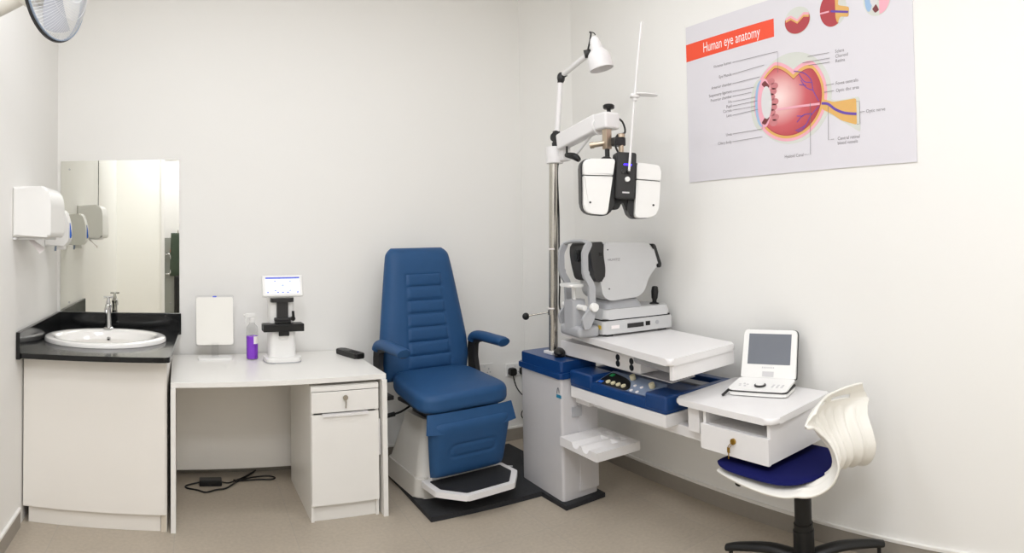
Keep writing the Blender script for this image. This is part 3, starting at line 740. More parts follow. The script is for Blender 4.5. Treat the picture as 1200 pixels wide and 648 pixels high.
obj('arm_lock', B().tube([(2.02, 3.05, 1.94), (2.03, 2.98, 1.925), (2.045, 2.95, 1.90)], lambda u: .012+.008*math.sin(u*PI), M=UM).cyl((2.02, 3.04, 1.94), (2.02, 3.04, 1.99), .006, M=UM), M_black, ar, 'black locking lever')
obj('arm_knob', B().cyl((2.058, 2.685, 2.12), (2.058, 2.685, 2.15), .011, M=UM).lathe([(.001, 2.148), (.028, 2.148), (.031, 2.154), (.031, 2.166), (.024, 2.172), (.001, 2.172)], seg=12, M=UM @ T(2.058, 2.685, 0)), M_black, ar, 'black star knob')
obj('hanger', B().box(2.02, 2.055, 2.66, 2.70, 1.93, 2.04, bev=.003, M=UM).cyl((2.03, 2.69, 1.963), (1.985, 2.735, 1.955), .014, M=UM).cyl((1.988, 2.732, 1.9555), (1.974, 2.746, 1.953), .017, M=UM), M_bronze, ar, 'metal hanger post')
obj('hanger_joint', B().box(2.05, 2.115, 2.615, 2.675, 1.945, 1.99, bev=.006, M=UM).cyl((2.038, 2.68, 1.875), (2.038, 2.68, 1.93), .013, M=UM).lathe([(.03, 1.87), (.032, 1.875), (.025, 1.885), (.015, 1.89)], seg=16, M=UM @ T(2.03, 2.68, 0)), M_dark, ar, 'dark hanger joint')
obj('hanger_stem', B().cyl((2.093, 2.63, 1.885), (2.093, 2.63, 1.95), .014, M=UM), M_bronze, ar)
obj('hanger_cap', B().cyl((2.093, 2.63, 1.99), (2.093, 2.63, 2.008), .022, M=UM), M_bronze, ar)
obj('arm_cable', B().tube([(2.085, 2.68, 2.11), (2.12, 2.65, 2.08), (2.125, 2.635, 2.02), (2.07, 2.63, 2.0), (2.045, 2.62, 1.95), (2.06, 2.61, 1.90), (2.075, 2.60, 1.87)], .0055, M=UM), M_black, ar)
# instrument table
TB = [(1.845, 2.02), (2.325, 2.062), (2.485, 2.95), (2.485, 3.13), (2.005, 3.145)]
it = obj('instrument_table', B().prism(rpoly(TB, [.03, .03, .03, .04, .04]), .903, .935, bev=.012, seg=4, M=UM), M_unitw, ru, 'long white sliding instrument table')
obj('table_apron', B().prism(rpoly([(1.872, 2.032), (2.322, 2.072), (2.318, 2.092), (1.872, 2.052)], .003), .838, .903, bev=.002, M=UM), M_unitw, it)
obj('table_rail', B().prism([(1.94, 2.05), (2.03, 2.06), (2.12, 2.9), (2.05, 2.92)], .885, .904, M=UM), M_ard, it)
obj('table_tube', B().cyl((1.945, 2.06, .868), (2.0, 2.42, .866), .024, M=UM), M_ard, it)
bm_ = obj('table_beam', B().box(2.0, 2.12, 2.40, 3.12, .792, .872, bev=.004, M=UM), M_unitw, ru, 'white box beam under the table')
obj('power_socket', B().cyl((1.9985, 2.58, .849), (2.004, 2.58, .849), .0165, M=UM).cyl((1.9985, 2.58, .818), (2.004, 2.58, .818), .0165, M=UM), M_black, bm_, 'black double outlet')
obj('power_socket', B().cyl((1.9985, 2.47, .845), (2.004, 2.47, .845), .0165, M=UM).cyl((1.9985, 2.47, .813), (2.004, 2.47, .813), .0165, M=UM), M_black, bm_, 'black double outlet')
obj('beam_column', B().cyl((2.05, 3.06, .80), (2.05, 3.06, .782), .046, seg=32, M=UM).cyl((2.05, 3.06, .79), (2.05, 3.06, .80), .024, M=UM), M_dark, bm_)
obj('drip_plate', B().prism([(2.03, 2.21), (2.2, 2.225), (2.28, 2.75), (2.06, 2.78)], .772, .778, M=UM), M_unit, bm_)
cm = tag(obj('computer_mouse', B().ell((0, 0, .0), (.036, .062, .023), 20).box(-.03, .03, -.05, .05, -.0225, .0, bev=.01), M_black), 'small black rounded handset resting on the blue cap beside the steel pole', 'mouse')
cm.location = (1.985, 3.105, .8055); cm.rotation_euler = (0, 0, R(-35))

# ------------------------------------------------------------------ examination lamp
lp = thing('examination_lamp', 'white jointed lamp with bell shade above the steel pole', 'lamp', (2.035, 3.175, 2.005))
LO = Vector((2.035, 3.175, 2.005)); U2 = T(*(-LO))
obj('lower_joint', B().cyl((2.035, 3.175, 2.005), (2.035, 3.175, 2.03), .026, M=U2).cyl((2.01, 3.165, 2.06), (2.06, 3.18, 2.06), .026, M=U2).box(2.018, 2.052, 3.155, 3.192, 2.025, 2.10, bev=.006, M=U2), M_dark, lp)
obj('upright', B().tube([(2.04, 3.172, 2.085), (2.06, 3.155, 2.395)], .0165, seg=14, smooth=0, M=U2), M_unitw, lp)
obj('elbow', B().ell((2.062, 3.15, 2.415), (.024, .024, .034), 18, M=U2).tube([(2.06, 3.155, 2.385), (2.062, 3.15, 2.42), (2.075, 3.12, 2.435)], .018, M=U2), M_dark, lp)
obj('upper_arm', B().tube([(2.068, 3.13, 2.432), (2.072, 2.9, 2.487)], .0155, seg=14, smooth=0, M=U2), M_unitw, lp)
obj('head_joint', B().cyl((2.055, 2.895, 2.492), (2.085, 2.875, 2.50), .023, M=U2).ell((2.07, 2.88, 2.497), .022, 16, M=U2), M_dark, lp)
sa_ = (Vector((2.103, 2.800, 2.397))-Vector((2.072, 2.825, 2.575))); SMt = U2 @ T(2.072, 2.825, 2.575) @ sa_.to_track_quat('Z', 'Y').to_matrix().to_4x4()
pr = [(.001, 0), (.014, .0), (.024, .012), (.03, .03), (.036, .075), (.041, .079), (.055, .095), (.066, .12), (.069, .165), (.067, .186), (.0655, .186), (.0665, .165), (.062, .122), (.05, .10), (.001, .09)]
obj('lamp_shade', B().lathe(pr, seg=40, M=SMt), M_unitw, lp, 'white bell shade')
obj('lamp_cord', B().tube([(2.06, 2.87, 2.505), (2.058, 2.845, 2.55), (2.06, 2.835, 2.595), (2.052, 2.838, 2.602)], .005, M=U2).tube([(2.05, 2.838, 2.602), (2.07, 2.825, 2.598), (2.078, 2.818, 2.585)], .003, M=U2), M_dark, lp)
obj('bulb', B().ell((0, 0, .125), (.032, .032, .04), 20, M=SMt), M_wplas, lp)

# ------------------------------------------------------------------ phoropter
ph = thing('phoropter', 'white and black phoropter head hanging from the arm over the instrument', 'phoropter', (2.048, 2.578, 1.58), -26)
ph.rotation_euler = (0, R(3.2), R(-26))
def xzM(): return Matrix(((1, 0, 0, 0), (0, 0, 1, 0), (0, 1, 0, 0), (0, 0, 0, 1)))
for sx in (-1, 1):
    if sx < 0: o = [(-.232, .275), (-.044, .285), (-.05, .03), (-.08, -.012), (-.215, -.007)]; wo = [(-.222, .272), (-.056, .28), (-.088, -.008), (-.21, -.004)]
    else: o = [(.045, .27), (.192, .262), (.182, -.012), (.05, -.022), (.02, .02)]; wo = [(.06, .268), (.19, .26), (.18, -.01), (.056, -.018)]
    P1 = rpoly(o, [.045, .02, .06, .03, .06] if sx < 0 else [.02, .03, .06, .03, .04])
    hs = obj('lens_housing', B().prism(P1, -.02, .07, bev=.008, M=xzM()), M_dark, ph, 'black lens housing')
    # white cover in two panels
    def split(poly, z0, z1):
        (xa0, za0), (xa1, za1), (xb1, zb1), (xb0, zb0) = poly
        li = lambda t: (xa0+(xb0-xa0)*t, za0+(zb0-za0)*t); ri = lambda t: (xa1+(xb1-xa1)*t, za1+(zb1-za1)*t)
        return [li(z0), ri(z0), ri(z1), li(z1)]
    up = split(wo, 0, .295); lo = split(wo, .315, 1)
    rr = [.04, .012, .004, .004] if sx < 0 else [.012, .03, .004, .004]; rl = [.004, .004, .02, .045] if sx < 0 else [.004, .004, .05, .02]
    obj('upper_cover', B().prism(rpoly(up, rr), -.052, -.015, bev=.007, seg=3, M=xzM()), M_wplas, ph)
    lc = obj('lower_cover', B().prism(rpoly(lo, rl), -.052, -.015, bev=.007, seg=3, M=xzM()), M_wplas, ph)
    sxp = -.178 if sx < 0 else .152
    obj('screw', B().cyl((sxp, -.0535, .052), (sxp, -.05, .052), .0055), M_dark, lc)
ce = obj('centre_tower', B().box(-.05, .056, -.055, .06, .075, .318, bev=.012, seg=3), M_dark, ph, 'charcoal centre tower')
obj('status_light', B().box(-.012, .03, -.0565, -.054, .249, .257, bev=.0008), M_led, ce, 'lit blue status bar')
obj('rod_mount', B().cyl((.012, -.082, .218), (.012, -.05, .218), .010).cyl((-.012, -.066, .218), (-.012, -.05, .218), .011), M_dark, ce)
obj('level_knob', B().cyl((.008, -.07, .178), (.008, -.05, .178), .013, bev=.002), M_wplas, ce)
obj('name_plate', B().box(-.015, .022, -.0565, -.054, .106, .114, bev=.001), M_unit, ce)
for x, s_ in ((-.035, 1), (.035, 1)):
    obj('eye_aperture', B().lathe([(.012, -.028), (.02, -.028), (.022, -.02), (.022, .0), (.001, .0), (.001, -.022), (.012, -.024)], seg=24, M=T(x, -.005, .05) @ RX(90) @ RX(0)), M_black, ph)
obj('inner_plate', B().prism(rpoly([(-.058, .09), (.062, .09), (.055, .0), (.02, .02), (.0, .07), (-.02, .025), (-.06, .02)], .012), -.0, .05, bev=.004, M=xzM()), M_black, ph)
rod = obj('near_point_rod', B().tube([(.012, -.078, .218), (.027, -.082, .6), (.05, -.088, .985)], .0065, seg=12, smooth=0), M_unitw, ph, 'long thin white near-point rod')
obj('rod_slider', B().box(.002, .052, -.105, -.065, .592, .612, bev=.006).cyl((.027, -.083, .578), (.027, -.083, .595), .013), M_unitw, rod)
obj('card_disc', B().lathe([(.001, 0), (.06, 0), (.062, .003), (.06, .006), (.001, .007)], seg=40, M=T(.085, -.085, .61) @ RX(6)), M_unitw, rod)

# ------------------------------------------------------------------ autorefractor
af = thing('autorefractor', 'grey autorefractor with chin rest standing on the white instrument table', 'eye instrument', (2.0, 2.70, .9355), -7)
def xz(b, poly, y0, y1, r, bev=.01, seg=3, top=None): b.prism(rpoly(poly, r), y0, y1, bev=bev, seg=seg, M=Matrix(((1, 0, 0, 0), (0, 0, 1, 0), (0, 1, 0, 0), (0, 0, 0, 1)))); return b
# base
bs = obj('base', B().prism(rrect(.0, .455, .0, .29, .02), .012, .082, bev=.006, M=Matrix.Identity(4)), M_ar, af)
for qx in (.03, .38):
    for qy in (.02, .24): obj('base_foot', B().box(qx, qx+.04, qy, qy+.03, 0, .014), M_dark, bs)
obj('port_panel', B().box(.15, .255, -.0015, .004, .036, .06), M_dark, bs, 'dark port panel')
obj('usb_port', B().box(.268, .298, -.0015, .004, .038, .062, bev=.001), M_black, bs)
obj('key_switch', B().cyl((.345, -.002, .05), (.345, .004, .05), .011), M_ard, bs)
obj('socket_label', B().box(.05, .10, -.0012, .003, .04, .058), M_white, bs)
obj('warning_label', B().box(-.0012, .003, .02, .05, .04, .06, mi=0).box(-.0012, .003, .06, .14, .035, .065, mi=1), [M_yellow, M_ard], bs)
# stage
st = B(); st.prism(rrect(.01, .45, .005, .285, .03), .088, .14, bev=.014, seg=3, top=rrect(.03, .445, .02, .27, .03))
stg = obj('sliding_stage', st, M_ar, af)
obj('stage_gap', B().prism(rrect(.008, .448, .008, .282, .02), .081, .089), M_black, stg)
obj('stage_neck', B().prism(rrect(.05, .30, .05, .25, .04), .138, .185, bev=.006, top=rrect(.07, .27, .06, .24, .04)), M_ard, stg)
# body: side outline extruded along y
body = [(.02, .50), (.30, .495), (.35, .478), (.385, .36), (.36, .345), (.315, .295), (.285, .22), (.24, .195), (.06, .185), (.02, .215), (.0, .33)]
bd = obj('optical_head', xz(B(), body, .03, .265, [.03, .03, .03, .02, .03, .04, .03, .04, .03, .04, .05], bev=.02, seg=4), M_ar, af)
obj('rear_monitor', xz(B(), [(.345, .487), (.366, .478), (.406, .362), (.39, .345)], .028, .267, .008, bev=.004), M_dark, bd, 'dark monitor edge')
fm = B(); xz(fm, [(-.045, .50), (.03, .505), (.026, .43), (.038, .36), (.03, .30), (-.0, .285), (-.025, .30), (-.045, .38), (-.055, .45)], .025, .27, [.02, .015, .03, .03, .03, .02, .03, .03, .03], bev=.012)
fc = obj('front_cover', fm, M_dark, bd, 'charcoal front cover')
obj('measuring_window', B().cyl((-.075, .148, .43), (-.05, .148, .43), .034).cyl((-.08, .148, .43), (-.06, .148, .43), .022), M_black, fc)
obj('lamp_window', B().box(-.0, .016, .019, .026, .428, .448, bev=.002), M_black, fc)
TX = T(.072, .0285, .405) @ RX(90)
obj('maker_text', B().mesh(text_mesh('HUVITZ', .019, 1.15, 'CENTER'), TX @ T(.02, 0, .0005)), M_ink, bd)
for qx, qz in ((.055, .46), (.06, .25)): obj('side_screw', B().cyl((qx, .0285, qz), (qx, .032, qz), .004), M_dark, bd)
# head rest frame (patient side)
def upright(y0):
    hr = B()
    pts_ = [(-.08, .505), (-.095, .495), (-.115, .45), (-.115, .33), (-.082, .275), (-.078, .16), (-.125, .105), (-.115, .05), (-.085, .05), (-.045, .12), (-.045, .28), (-.085, .345), (-.085, .44), (-.06, .485), (-.06, .508)]
    hr.prism(rpoly(pts_, .012, 3), y0, y0+.022, bev=.005, M=Matrix(((1, 0, 0, 0), (0, 0, 1, 0), (0, 1, 0, 0), (0, 0, 0, 1))))
    return hr
hf = obj('headrest_upright', upright(-.008), M_ard, af, 'grey headrest upright')
obj('headrest_upright', upright(.272), M_ard, af, 'grey headrest upright')
obj('forehead_rest', B().tube([(-.075, .002, .497), (-.062, .07, .507), (-.055, .148, .509), (-.062, .22, .507), (-.075, .284, .497)], .014, seg=12, flat=(1, .7)), M_ard, hf)
obj('frame_foot', B().box(-.13, .0, .03, .26, -.0, .06, bev=.02, seg=3).prism(rpoly([(-.125, .09), (-.05, .09), (-.035, .2), (-.135, .2)], .02), .03, .195, bev=.015, M=Matrix.Identity(4)), M_ard, af)
obj('chin_rest', B().prism(rpoly([(-.15, .075), (-.06, .08), (-.05, .148), (-.06, .216), (-.15, .22)], .02), .266, .282, bev=.006).cyl((-.09, .148, .19), (-.09, .148, .266), .008), M_wplas, af, 'white chin rest')
obj('chin_knob', B().cyl((-.062, -.033, .165), (-.062, -.005, .165), .023, bev=.005).cyl((-.095, .02, .16), (-.095, .27, .16), .015), M_wplas, af)
js = obj('joystick', B().lathe([(.001, .14), (.028, .14), (.026, .146), (.013, .15), (.012, .16), (.018, .175), (.021, .21), (.018, .235), (.012, .24), (.001, .241)], seg=24, M=T(.39, .09, 0) @ T(0, 0, .14) @ RY(4) @ T(0, 0, -.14)), M_black, af, 'black joystick')

# ------------------------------------------------------------------ side table with drawer
stb = thing('side_table', 'white side table with an open shelf and key-locked drawer below the flip monitor', 'table', (2.19, 1.84, .55), 0)
SO = Vector((2.19, 1.84, .55)); S2 = T(*(-SO))
obj('tabletop', B().prism(rpoly([(1.95, 1.548), (2.43, 1.59), (2.44, 2.165), (1.955, 2.115)], [.05, .02, .01, .03]), .71, .737, bev=.011, seg=4, M=S2), M_unitw, stb)
obj('case', B().box(1.972, 2.36, 1.582, 1.598, .552, .709, M=S2).box(1.972, 2.36, 1.935, 1.951, .552, .709, M=S2).box(2.345, 2.36, 1.598, 1.935, .552, .709, M=S2).box(1.985, 2.345, 1.598, 1.935, .552, .562, M=S2).box(1.99, 2.345, 1.598, 1.935, .644, .652, M=S2), M_unitw, stb)
dw = obj('drawer', B().box(1.956, 1.971, 1.580, 1.953, .5495, .655, bev=.001, M=S2), M_unitw, stb)
obj('lock', B().cyl((1.956, 1.763, .615), (1.947, 1.763, .615), .0125, M=S2), M_brass, dw, 'round brass lock')
obj('key', B().tube([(1.946, 1.765, .612), (1.94, 1.772, .604), (1.937, 1.778, .594), (1.943, 1.778, .588), (1.948, 1.77, .6)], .0016, seg=6, M=S2).box(1.938, 1.9405, 1.77, 1.785, .57, .592, bev=.001, M=S2).box(1.9385, 1.940, 1.775, 1.78, .545, .572, M=S2), M_brass, dw, 'small key on a ring')
obj('post', B().box(1.985, 2.045, 1.99, 2.06, .594, .712, bev=.004, M=S2).box(2.03, 2.115, 1.90, 2.0, .55, .594, bev=.003, M=S2), M_unitw, stb)

# ------------------------------------------------------------------ flip monitor
# front edge from (2.17,1.955) to (2.262,1.70); it faces the room (-x)
lpx = thing('flip_monitor', 'white flip-open portable player with grey screen on the side table', 'portable monitor', (2.255, 1.848, .7375), -70)
obj('base', B().prism(rpoly([(-.138, -.075), (.138, -.075), (.135, .085), (-.135, .085)], .02), .004, .02, bev=.004, M=T(0, 0, 0)), M_wplas, lpx)
obj('base_band', B().prism(rpoly([(-.1405, -.0775), (.1405, -.0775), (.1375, .0875), (-.1375, .0875)], .02), .0195, .0265, bev=.002, M=RX(0)), M_dark, lpx, 'dark grey edge band')
DKM = T(0, -.078, .026) @ RX(5)
dk2 = obj('deck', B().prism(rpoly([(-.139, .0), (.139, .0), (.136, .165), (-.136, .165)], .02), .0, .009, bev=.003, M=DKM), M_wplas, lpx)
obj('control_ring', B().cyl((.0, .05, .009), (.0, .05, .016), .027, bev=.002, M=DKM), M_dark, dk2, 'dark control ring')
obj('control_cap', B().cyl((.0, .05, .016), (.0, .05, .02), .02, bev=.002, M=DKM), M_wplas, dk2)
for k in range(3): obj('deck_button', B().box(.055+.022*k, .065+.022*k, .035, .075, .008, .0105, bev=.001, M=DKM), M_unit, dk2)
for x, y in ((-.1, .06), (-.082, .07), (-.064, .06), (-.07, .04), (-.095, .042)): obj('transport_key', B().cyl((x, y, .008), (x, y, .0105), .006, seg=12, M=DKM), M_unit, dk2)
LDM = T(0, .095, .045) @ RX(-17)
ld = obj('lid', B().prism(rpoly([(-.135, .0), (.135, .0), (.132, .225), (-.132, .225)], [.006, .006, .022, .022]), .0, .016, bev=.003, M=LDM @ RX(90)), M_wplas, lpx)
obj('lid_edge', B().prism(rpoly([(-.138, -.002), (.138, -.002), (.135, .228), (-.135, .228)], [.006, .006, .024, .024]), -.009, .0, bev=.002, M=LDM @ RX(90)), M_dark, ld, 'dark lid back')
obj('screen', B().box(-.106, .106, -.0172, -.0155, .062, .205, M=LDM), M_screen, ld, 'grey blank screen')
b = B()
for k in range(7): b.box(-.031+.009*k, -.0255+.009*k, -.0168, -.0155, .044, .051, M=LDM)
obj('lid_marks', b, M_unit, ld)
obj('latch', B().box(-.028, .028, -.0175, -.0155, .006, .03, bev=.0006, M=LDM), M_unit, ld)
obj('hinge', B().cyl((-.05, .098, .044), (.13, .098, .044), .009), M_dark, lpx)
obj('stylus', B().tube([(-.15, -.04, .016), (-.155, -.1, .006)], .006, seg=8, smooth=0), M_dark, lpx, 'dark stand foot sticking out at the side')

# ------------------------------------------------------------------ swivel chair
sw = thing('swivel_chair', 'ivory shell swivel chair with navy seat pad tucked under the side table', 'chair', (2.138, 1.553, 0), -1)
SZ = -.02
PRF = [(.34, .425), (.335, .437), (.3, .447), (.2, .452), (.08, .448), (-.03, .446), (-.10, .450), (-.158, .472), (-.192, .52), (-.184, .575), (-.15, .632), (-.128, .685), (-.128, .725), (-.145, .757), (-.172, .785)]
WID = [.13, .155, .19, .222, .236, .234, .218, .18, .145, .14, .168, .205, .222, .212, .168]
def lerp_list(L_, t):
    x = t*(len(L_)-1); i = min(int(x), len(L_)-2); u = x-i
    if isinstance(L_[0], tuple):
        g = lambda k: Vector(L_[min(max(k, 0), len(L_)-1)])
        a, b_, c, d_ = g(i-1), g(i), g(i+1), g(i+2)
        return .5*((2*b_)+(c-a)*u+(2*a-5*b_+4*c-d_)*u*u+(3*b_-a-3*c+d_)*u**3)
    g = lambda k: L_[min(max(k, 0), len(L_)-1)]
    a, b_, c, d_ = g(i-1), g(i), g(i+1), g(i+2)
    return .5*((2*b_)+(c-a)*u+(2*a-5*b_+4*c-d_)*u*u+(3*b_-a-3*c+d_)*u**3)
def shell(s_, t_):
    """s_ along the profile, t_ across -1..1"""
    p = lerp_list(PRF, s_); w = lerp_list(WID, s_)
    q = lerp_list(PRF, min(1, s_+.01)); q0 = lerp_list(PRF, max(0, s_-.01)); tg = (q-q0).normalized()
    nrm = Vector((tg.y, -tg.x))            # outwards (down / back)
    bk = min(1, max(0, (s_-.45)/.15))
    dish = -.085*bk*t_*t_*(1-.5*min(1, max(0, (s_-.78)/.2))**1.2)-.02*(1-bk)*abs(t_)**3
    rib = 0
    if .42 < s_ < .84 and abs(t_) < .82:
        env = min(1, (s_-.42)/.08)*min(1, max(0, (.84-.10*t_*t_-s_)/.05))
        rib = .0085*env*math.cos(t_*PI*7.5)
    n2 = nrm*(dish+rib)
    x = w*t_
    top = 0
    if s_ > .82: top = (.012+.022*t_)*((s_-.82)/.18)**2*abs(t_)
    return Vector((x, p.x+n2.x, p.y+n2.y+top+.042))
def slot(u, v_):
    s_ = u; t_ = 2*v_-1
    return .885 < s_ < .925 and (.10 < abs(t_) < .62)
b = B(); NS, NT = 150, 100
t = bmesh.new()
Vv = [[t.verts.new(shell(i/NS, 2*j/NT-1)) for j in range(NT+1)] for i in range(NS+1)]
for i in range(NS):
    for j in range(NT):
        if slot((i+.5)/NS, (j+.5)/NT): continue
        t.faces.new((Vv[i][j], Vv[i+1][j], Vv[i+1][j+1], Vv[i][j+1]))
b.merge(t)
so = obj('shell', b, M_shell, sw, angle=60)
md = so.modifiers.new('thickness', 'SOLIDIFY'); md.thickness = .009; md.offset = 0
def pad(sgn):
    def f(u, w):
        tt = math.sin((u-.5)*PI); ss = math.sin((w-.5)*PI)
        e = (max(0, 1-abs(tt)**8)**.5)*(max(0, 1-abs(ss)**8)**.5)
        hw = .222*(1-.3*max(0, ss)**4)*max(.02, 1-max(0, -ss)**3.2)**.5
        x = hw*tt; y = .085+.248*ss
        k = min(1, max(0, (y+.22)/.56)); base = .499+.004*math.sin(k*PI)+.012*max(0, -(y+.06)/.1)**2-.02*(abs(tt)**3)*0
        return (x, y, base+(.018*e if sgn > 0 else -.002*e))
    return f
obj('seat_pad', B().grid(pad(1), 30, 30).grid(pad(-1), 30, 30), M_navy, sw, 'navy fabric seat pad')
obj('seat_mount', B().box(-.09, .09, -.09, .09, .446, .478, bev=.008).tube([(.0, 0, .46), (.06, -.1, .44)], .014, smooth=0).cyl((-.12, .06, .46), (-.2, .16, .465), .012).ell((-.205, .166, .465), .017, 12), M_black, sw)
obj('gas_column', B().cyl((0, 0, .09), (0, 0, .245), .044, bev=.004).cyl((0, 0, .245), (0, 0, .27), .040).cyl((0, 0, .27), (0, 0, .39), .036).cyl((0, 0, .39), (0, 0, .46), .018).box(-.035, -.0, -.02, .02, .385, .44, bev=.004), M_black, sw)
b0 = 54.7
for k in range(5):
    a = R(90-b0)+R(72*k)
    leg = B().tube([(.02*math.cos(a), .02*math.sin(a), .13), (.15*math.cos(a), .15*math.sin(a), .145), (.29*math.cos(a), .29*math.sin(a), .128), (.355*math.cos(a), .355*math.sin(a), .112)], lambda u: .034-.014*u, seg=12, flat=(1, .72))
    lo = obj('leg', leg, M_black, sw)
    cxx, cyy = .335*math.cos(a), .335*math.sin(a)
    px2, py2 = -math.sin(a), math.cos(a)
    obj('castor', B().cyl((cxx+px2*.006, cyy+py2*.006, .026), (cxx+px2*.024, cyy+py2*.024, .026), .0255, bev=.003).cyl((cxx-px2*.006, cyy-py2*.006, .026), (cxx-px2*.024, cyy-py2*.024, .026), .0255, bev=.003).cyl((cxx, cyy, .03), (cxx, cyy, .115), .009).cyl((cxx+px2*.02, cyy+py2*.02, .026), (cxx-px2*.02, cyy-py2*.02, .026), .008), M_black, lo)

# ------------------------------------------------------------------ wall sockets and plugs
def socket(name, x, z, w, label, loc):
    s_ = thing(name, label, 'socket', loc)
    obj('face_plate', B().box(-w/2, w/2, -.012, 0, -.045, .045, bev=.003), M_wplas, s_)
    b = B()
    for cx_ in ((-w/4, w/4) if w > .12 else (0,)):
        b.box(cx_-.003, cx_+.003, -.0128, -.011, .0, .014).box(cx_-.015, cx_-.006, -.0128, -.011, -.02, -.014).box(cx_+.006, cx_+.015, -.0128, -.011, -.02, -.014)
    obj('socket_slots', b, M_ard, s_)
    obj('rocker_switch', B().box(-.008, .008, -.016, -.011, .02, .036, bev=.002), M_wplas2, s_)
socket('wall_socket', 0, 0, .146, 'white double wall socket holding two black plugs left of the grey column', (2.225, YB, .508))
socket('wall_socket', 0, 0, .146, 'white empty double wall socket half hidden behind the blue seat', (1.975, YB, .53))
p1 = thing('power_plug', 'black plug with visible cord in left half of the double socket', 'plug', (2.19, YB-.0165, .5))
obj('plug_body', B().prism(rrect(-.026, .026, -.026, .026, .012), 0, .04, bev=.006, M=RX(90)), M_black, p1)
obj('cord', B().tube([(0, -.03, -.02), (.005, -.035, -.06), (.03, -.03, -.12), (.07, -.03, -.17), (.12, -.025, -.2), (.115, -.02, -.26), (.07, -.02, -.3), (.075, -.02, -.34), (.12, -.02, -.35)], .0042), M_black, p1)
p2 = thing('power_plug', 'black plug in the socket half touching the grey column edge', 'plug', (2.283, YB-.0165, .495))
obj('plug_body', B().prism(rrect(-.026, .026, -.026, .026, .012), 0, .04, bev=.006, M=RX(90)), M_black, p2)
obj('cord', B().tube([(0, -.03, -.02), (0, -.035, -.08), (-.005, -.03, -.16), (.02, -.03, -.22)], .0042), M_black, p2)

# ------------------------------------------------------------------ poster
PX, PY0, PZ0, PW, PH = XR-.006, 2.533, 1.757, 1.378, .873
po = thing('eye_anatomy_poster', 'human eye anatomy poster with red title band on the right wall', 'poster', (PX, PY0, PZ0))
# poster coordinates: u to the right (world -y), v up; w = layers towards the room
def PMx(w=0.): return Matrix(((0, 0, -1, -w), (-1, 0, 0, 0), (0, 1, 0, 0), (0, 0, 0, 1)))
obj('panel', B().box(0, PW, 0, PH, -.005, 0, M=PMx()), M_poster, po)
L1 = .0006
obj('title_band', B().prism([(.0, .677), (.623, .683), (.623, .774), (.0, .774)], 0, L1, M=PMx()), M_red, po)
obj('title_text', B().mesh(text_mesh('Human eye anatomy', .078, .62, 'CENTER'), PMx() @ T(.333, .727, L1*1.6)), M_white, po)
def blob(b, pts_, w, mi, r=.5):
    b.prism(rpoly(pts_, r, 6), w, w+.0003, M=PMx(), mi=mi)
def oval(cx, cy, a, bb, n=56, a0=0, a1=360, rot=0):
    o = []
    for i in range(n+1 if a1-a0 < 360 else n):
        q_ = R(a0+(a1-a0)*i/n); x, y = a*math.cos(q_), bb*math.sin(q_)
        o.append((cx+x*math.cos(R(rot))-y*math.sin(R(rot)), cy+x*math.sin(R(rot))+y*math.cos(R(rot))))
    return o
mats = [M_eye_scl, M_eye_pink, M_eye_yel, M_vit, M_eye_lens, M_eye_blue, M_eye_dk, M_eye_vio, M_eye_dkred, M_eye_mauve]
b = B()
def fill(pts_, layer, mi): b.prism(pts_, layer*.0004, layer*.0004+.0003, M=PMx(), mi=mi)
ECX, ECY = .705, .362
fill(oval(ECX+.012, ECY, .235, .222), 1, 0)
fill(oval(.53, ECY-.005, .07, .135), .4, 0)                    # cornea bulge
fill(rpoly([(.90, .35), (.97, .315), (1.10, .318), (1.10, .155), (1.02, .205), (.96, .245), (.9, .27)], .012), .7, 0)   # nerve sheath
fill(oval(.535, ECY-.002, .042, .112), 2, 5)                   # pale blue iris crescent
def notch(a, bb, dz, cx=ECX, cy=ECY):
    """oval with the V-shaped flap cut into its upper part"""
    o = []
    for i in range(180):
        q_ = R(2*i); x, y = a*math.cos(q_), bb*math.sin(q_)
        if y > 0: y -= dz*max(0, 1-abs(x-.03)/.115)**1.2
        o.append((cx+x, cy+y))
    return o
fill(notch(.222, .208, .07), 2, 1)
fill(notch(.206, .194, .08), 3, 2)
fill(rpoly([(.895, .335), (.96, .31), (1.083, .312), (1.083, .19), (1.0, .22), (.95, .255), (.895, .285)], .012), 3.4, 2)
fill(notch(.193, .181, .088), 4, 8)
fill(notch(.189, .177, .088), 5, 3)
fill(oval(.533, ECY, .042, .118), 7, 5); fill(oval(.552, ECY, .044, .124), 8, 1)
fill(rpoly([(.535, .458), (.56, .475), (.59, .44), (.575, .425), (.555, .44)], .01), 9, 6)
fill(rpoly([(.53, .262), (.555, .25), (.585, .285), (.57, .30), (.55, .285)], .01), 9, 6)
for k in range(9): fill(oval(.607+.012*math.sin(k*2.1), .255+k*.026, .024, .017), 6, 9)
fill(oval(.566, ECY, .033, .082), 10, 4)
b.tube([(.895, .312, .003), (.93, .305, .003), (.97, .275, .003), (1.02, .252, .003), (1.083, .24, .003)], .006, seg=6, M=PMx(), mi=7, flat=(1, .1))
for br_ in ([(.88, .325), (.85, .38), (.84, .43), (.80, .47), (.74, .49)], [(.85, .38), (.81, .40), (.78, .44)], [(.84, .42), (.80, .43), (.77, .47)], [(.81, .41), (.77, .42)],
            [(.88, .30), (.83, .26), (.80, .22), (.74, .20)], [(.84, .27), (.79, .27), (.75, .24)], [(.81, .23), (.78, .2), (.75, .195)], [(.79, .265), (.75, .27)]):
    b.tube([(x, y, .0036) for x, y in br_], .0022, seg=5, M=PMx(), mi=7, flat=(1, .1))
b.tube([(.63, .318, .0034), (.76, .316, .0034), (.885, .312, .0034)], .006, seg=5, M=PMx(), mi=1, flat=(1, .05))
obj('eye_diagram', b, mats, po, 'printed cross-section of an eye')
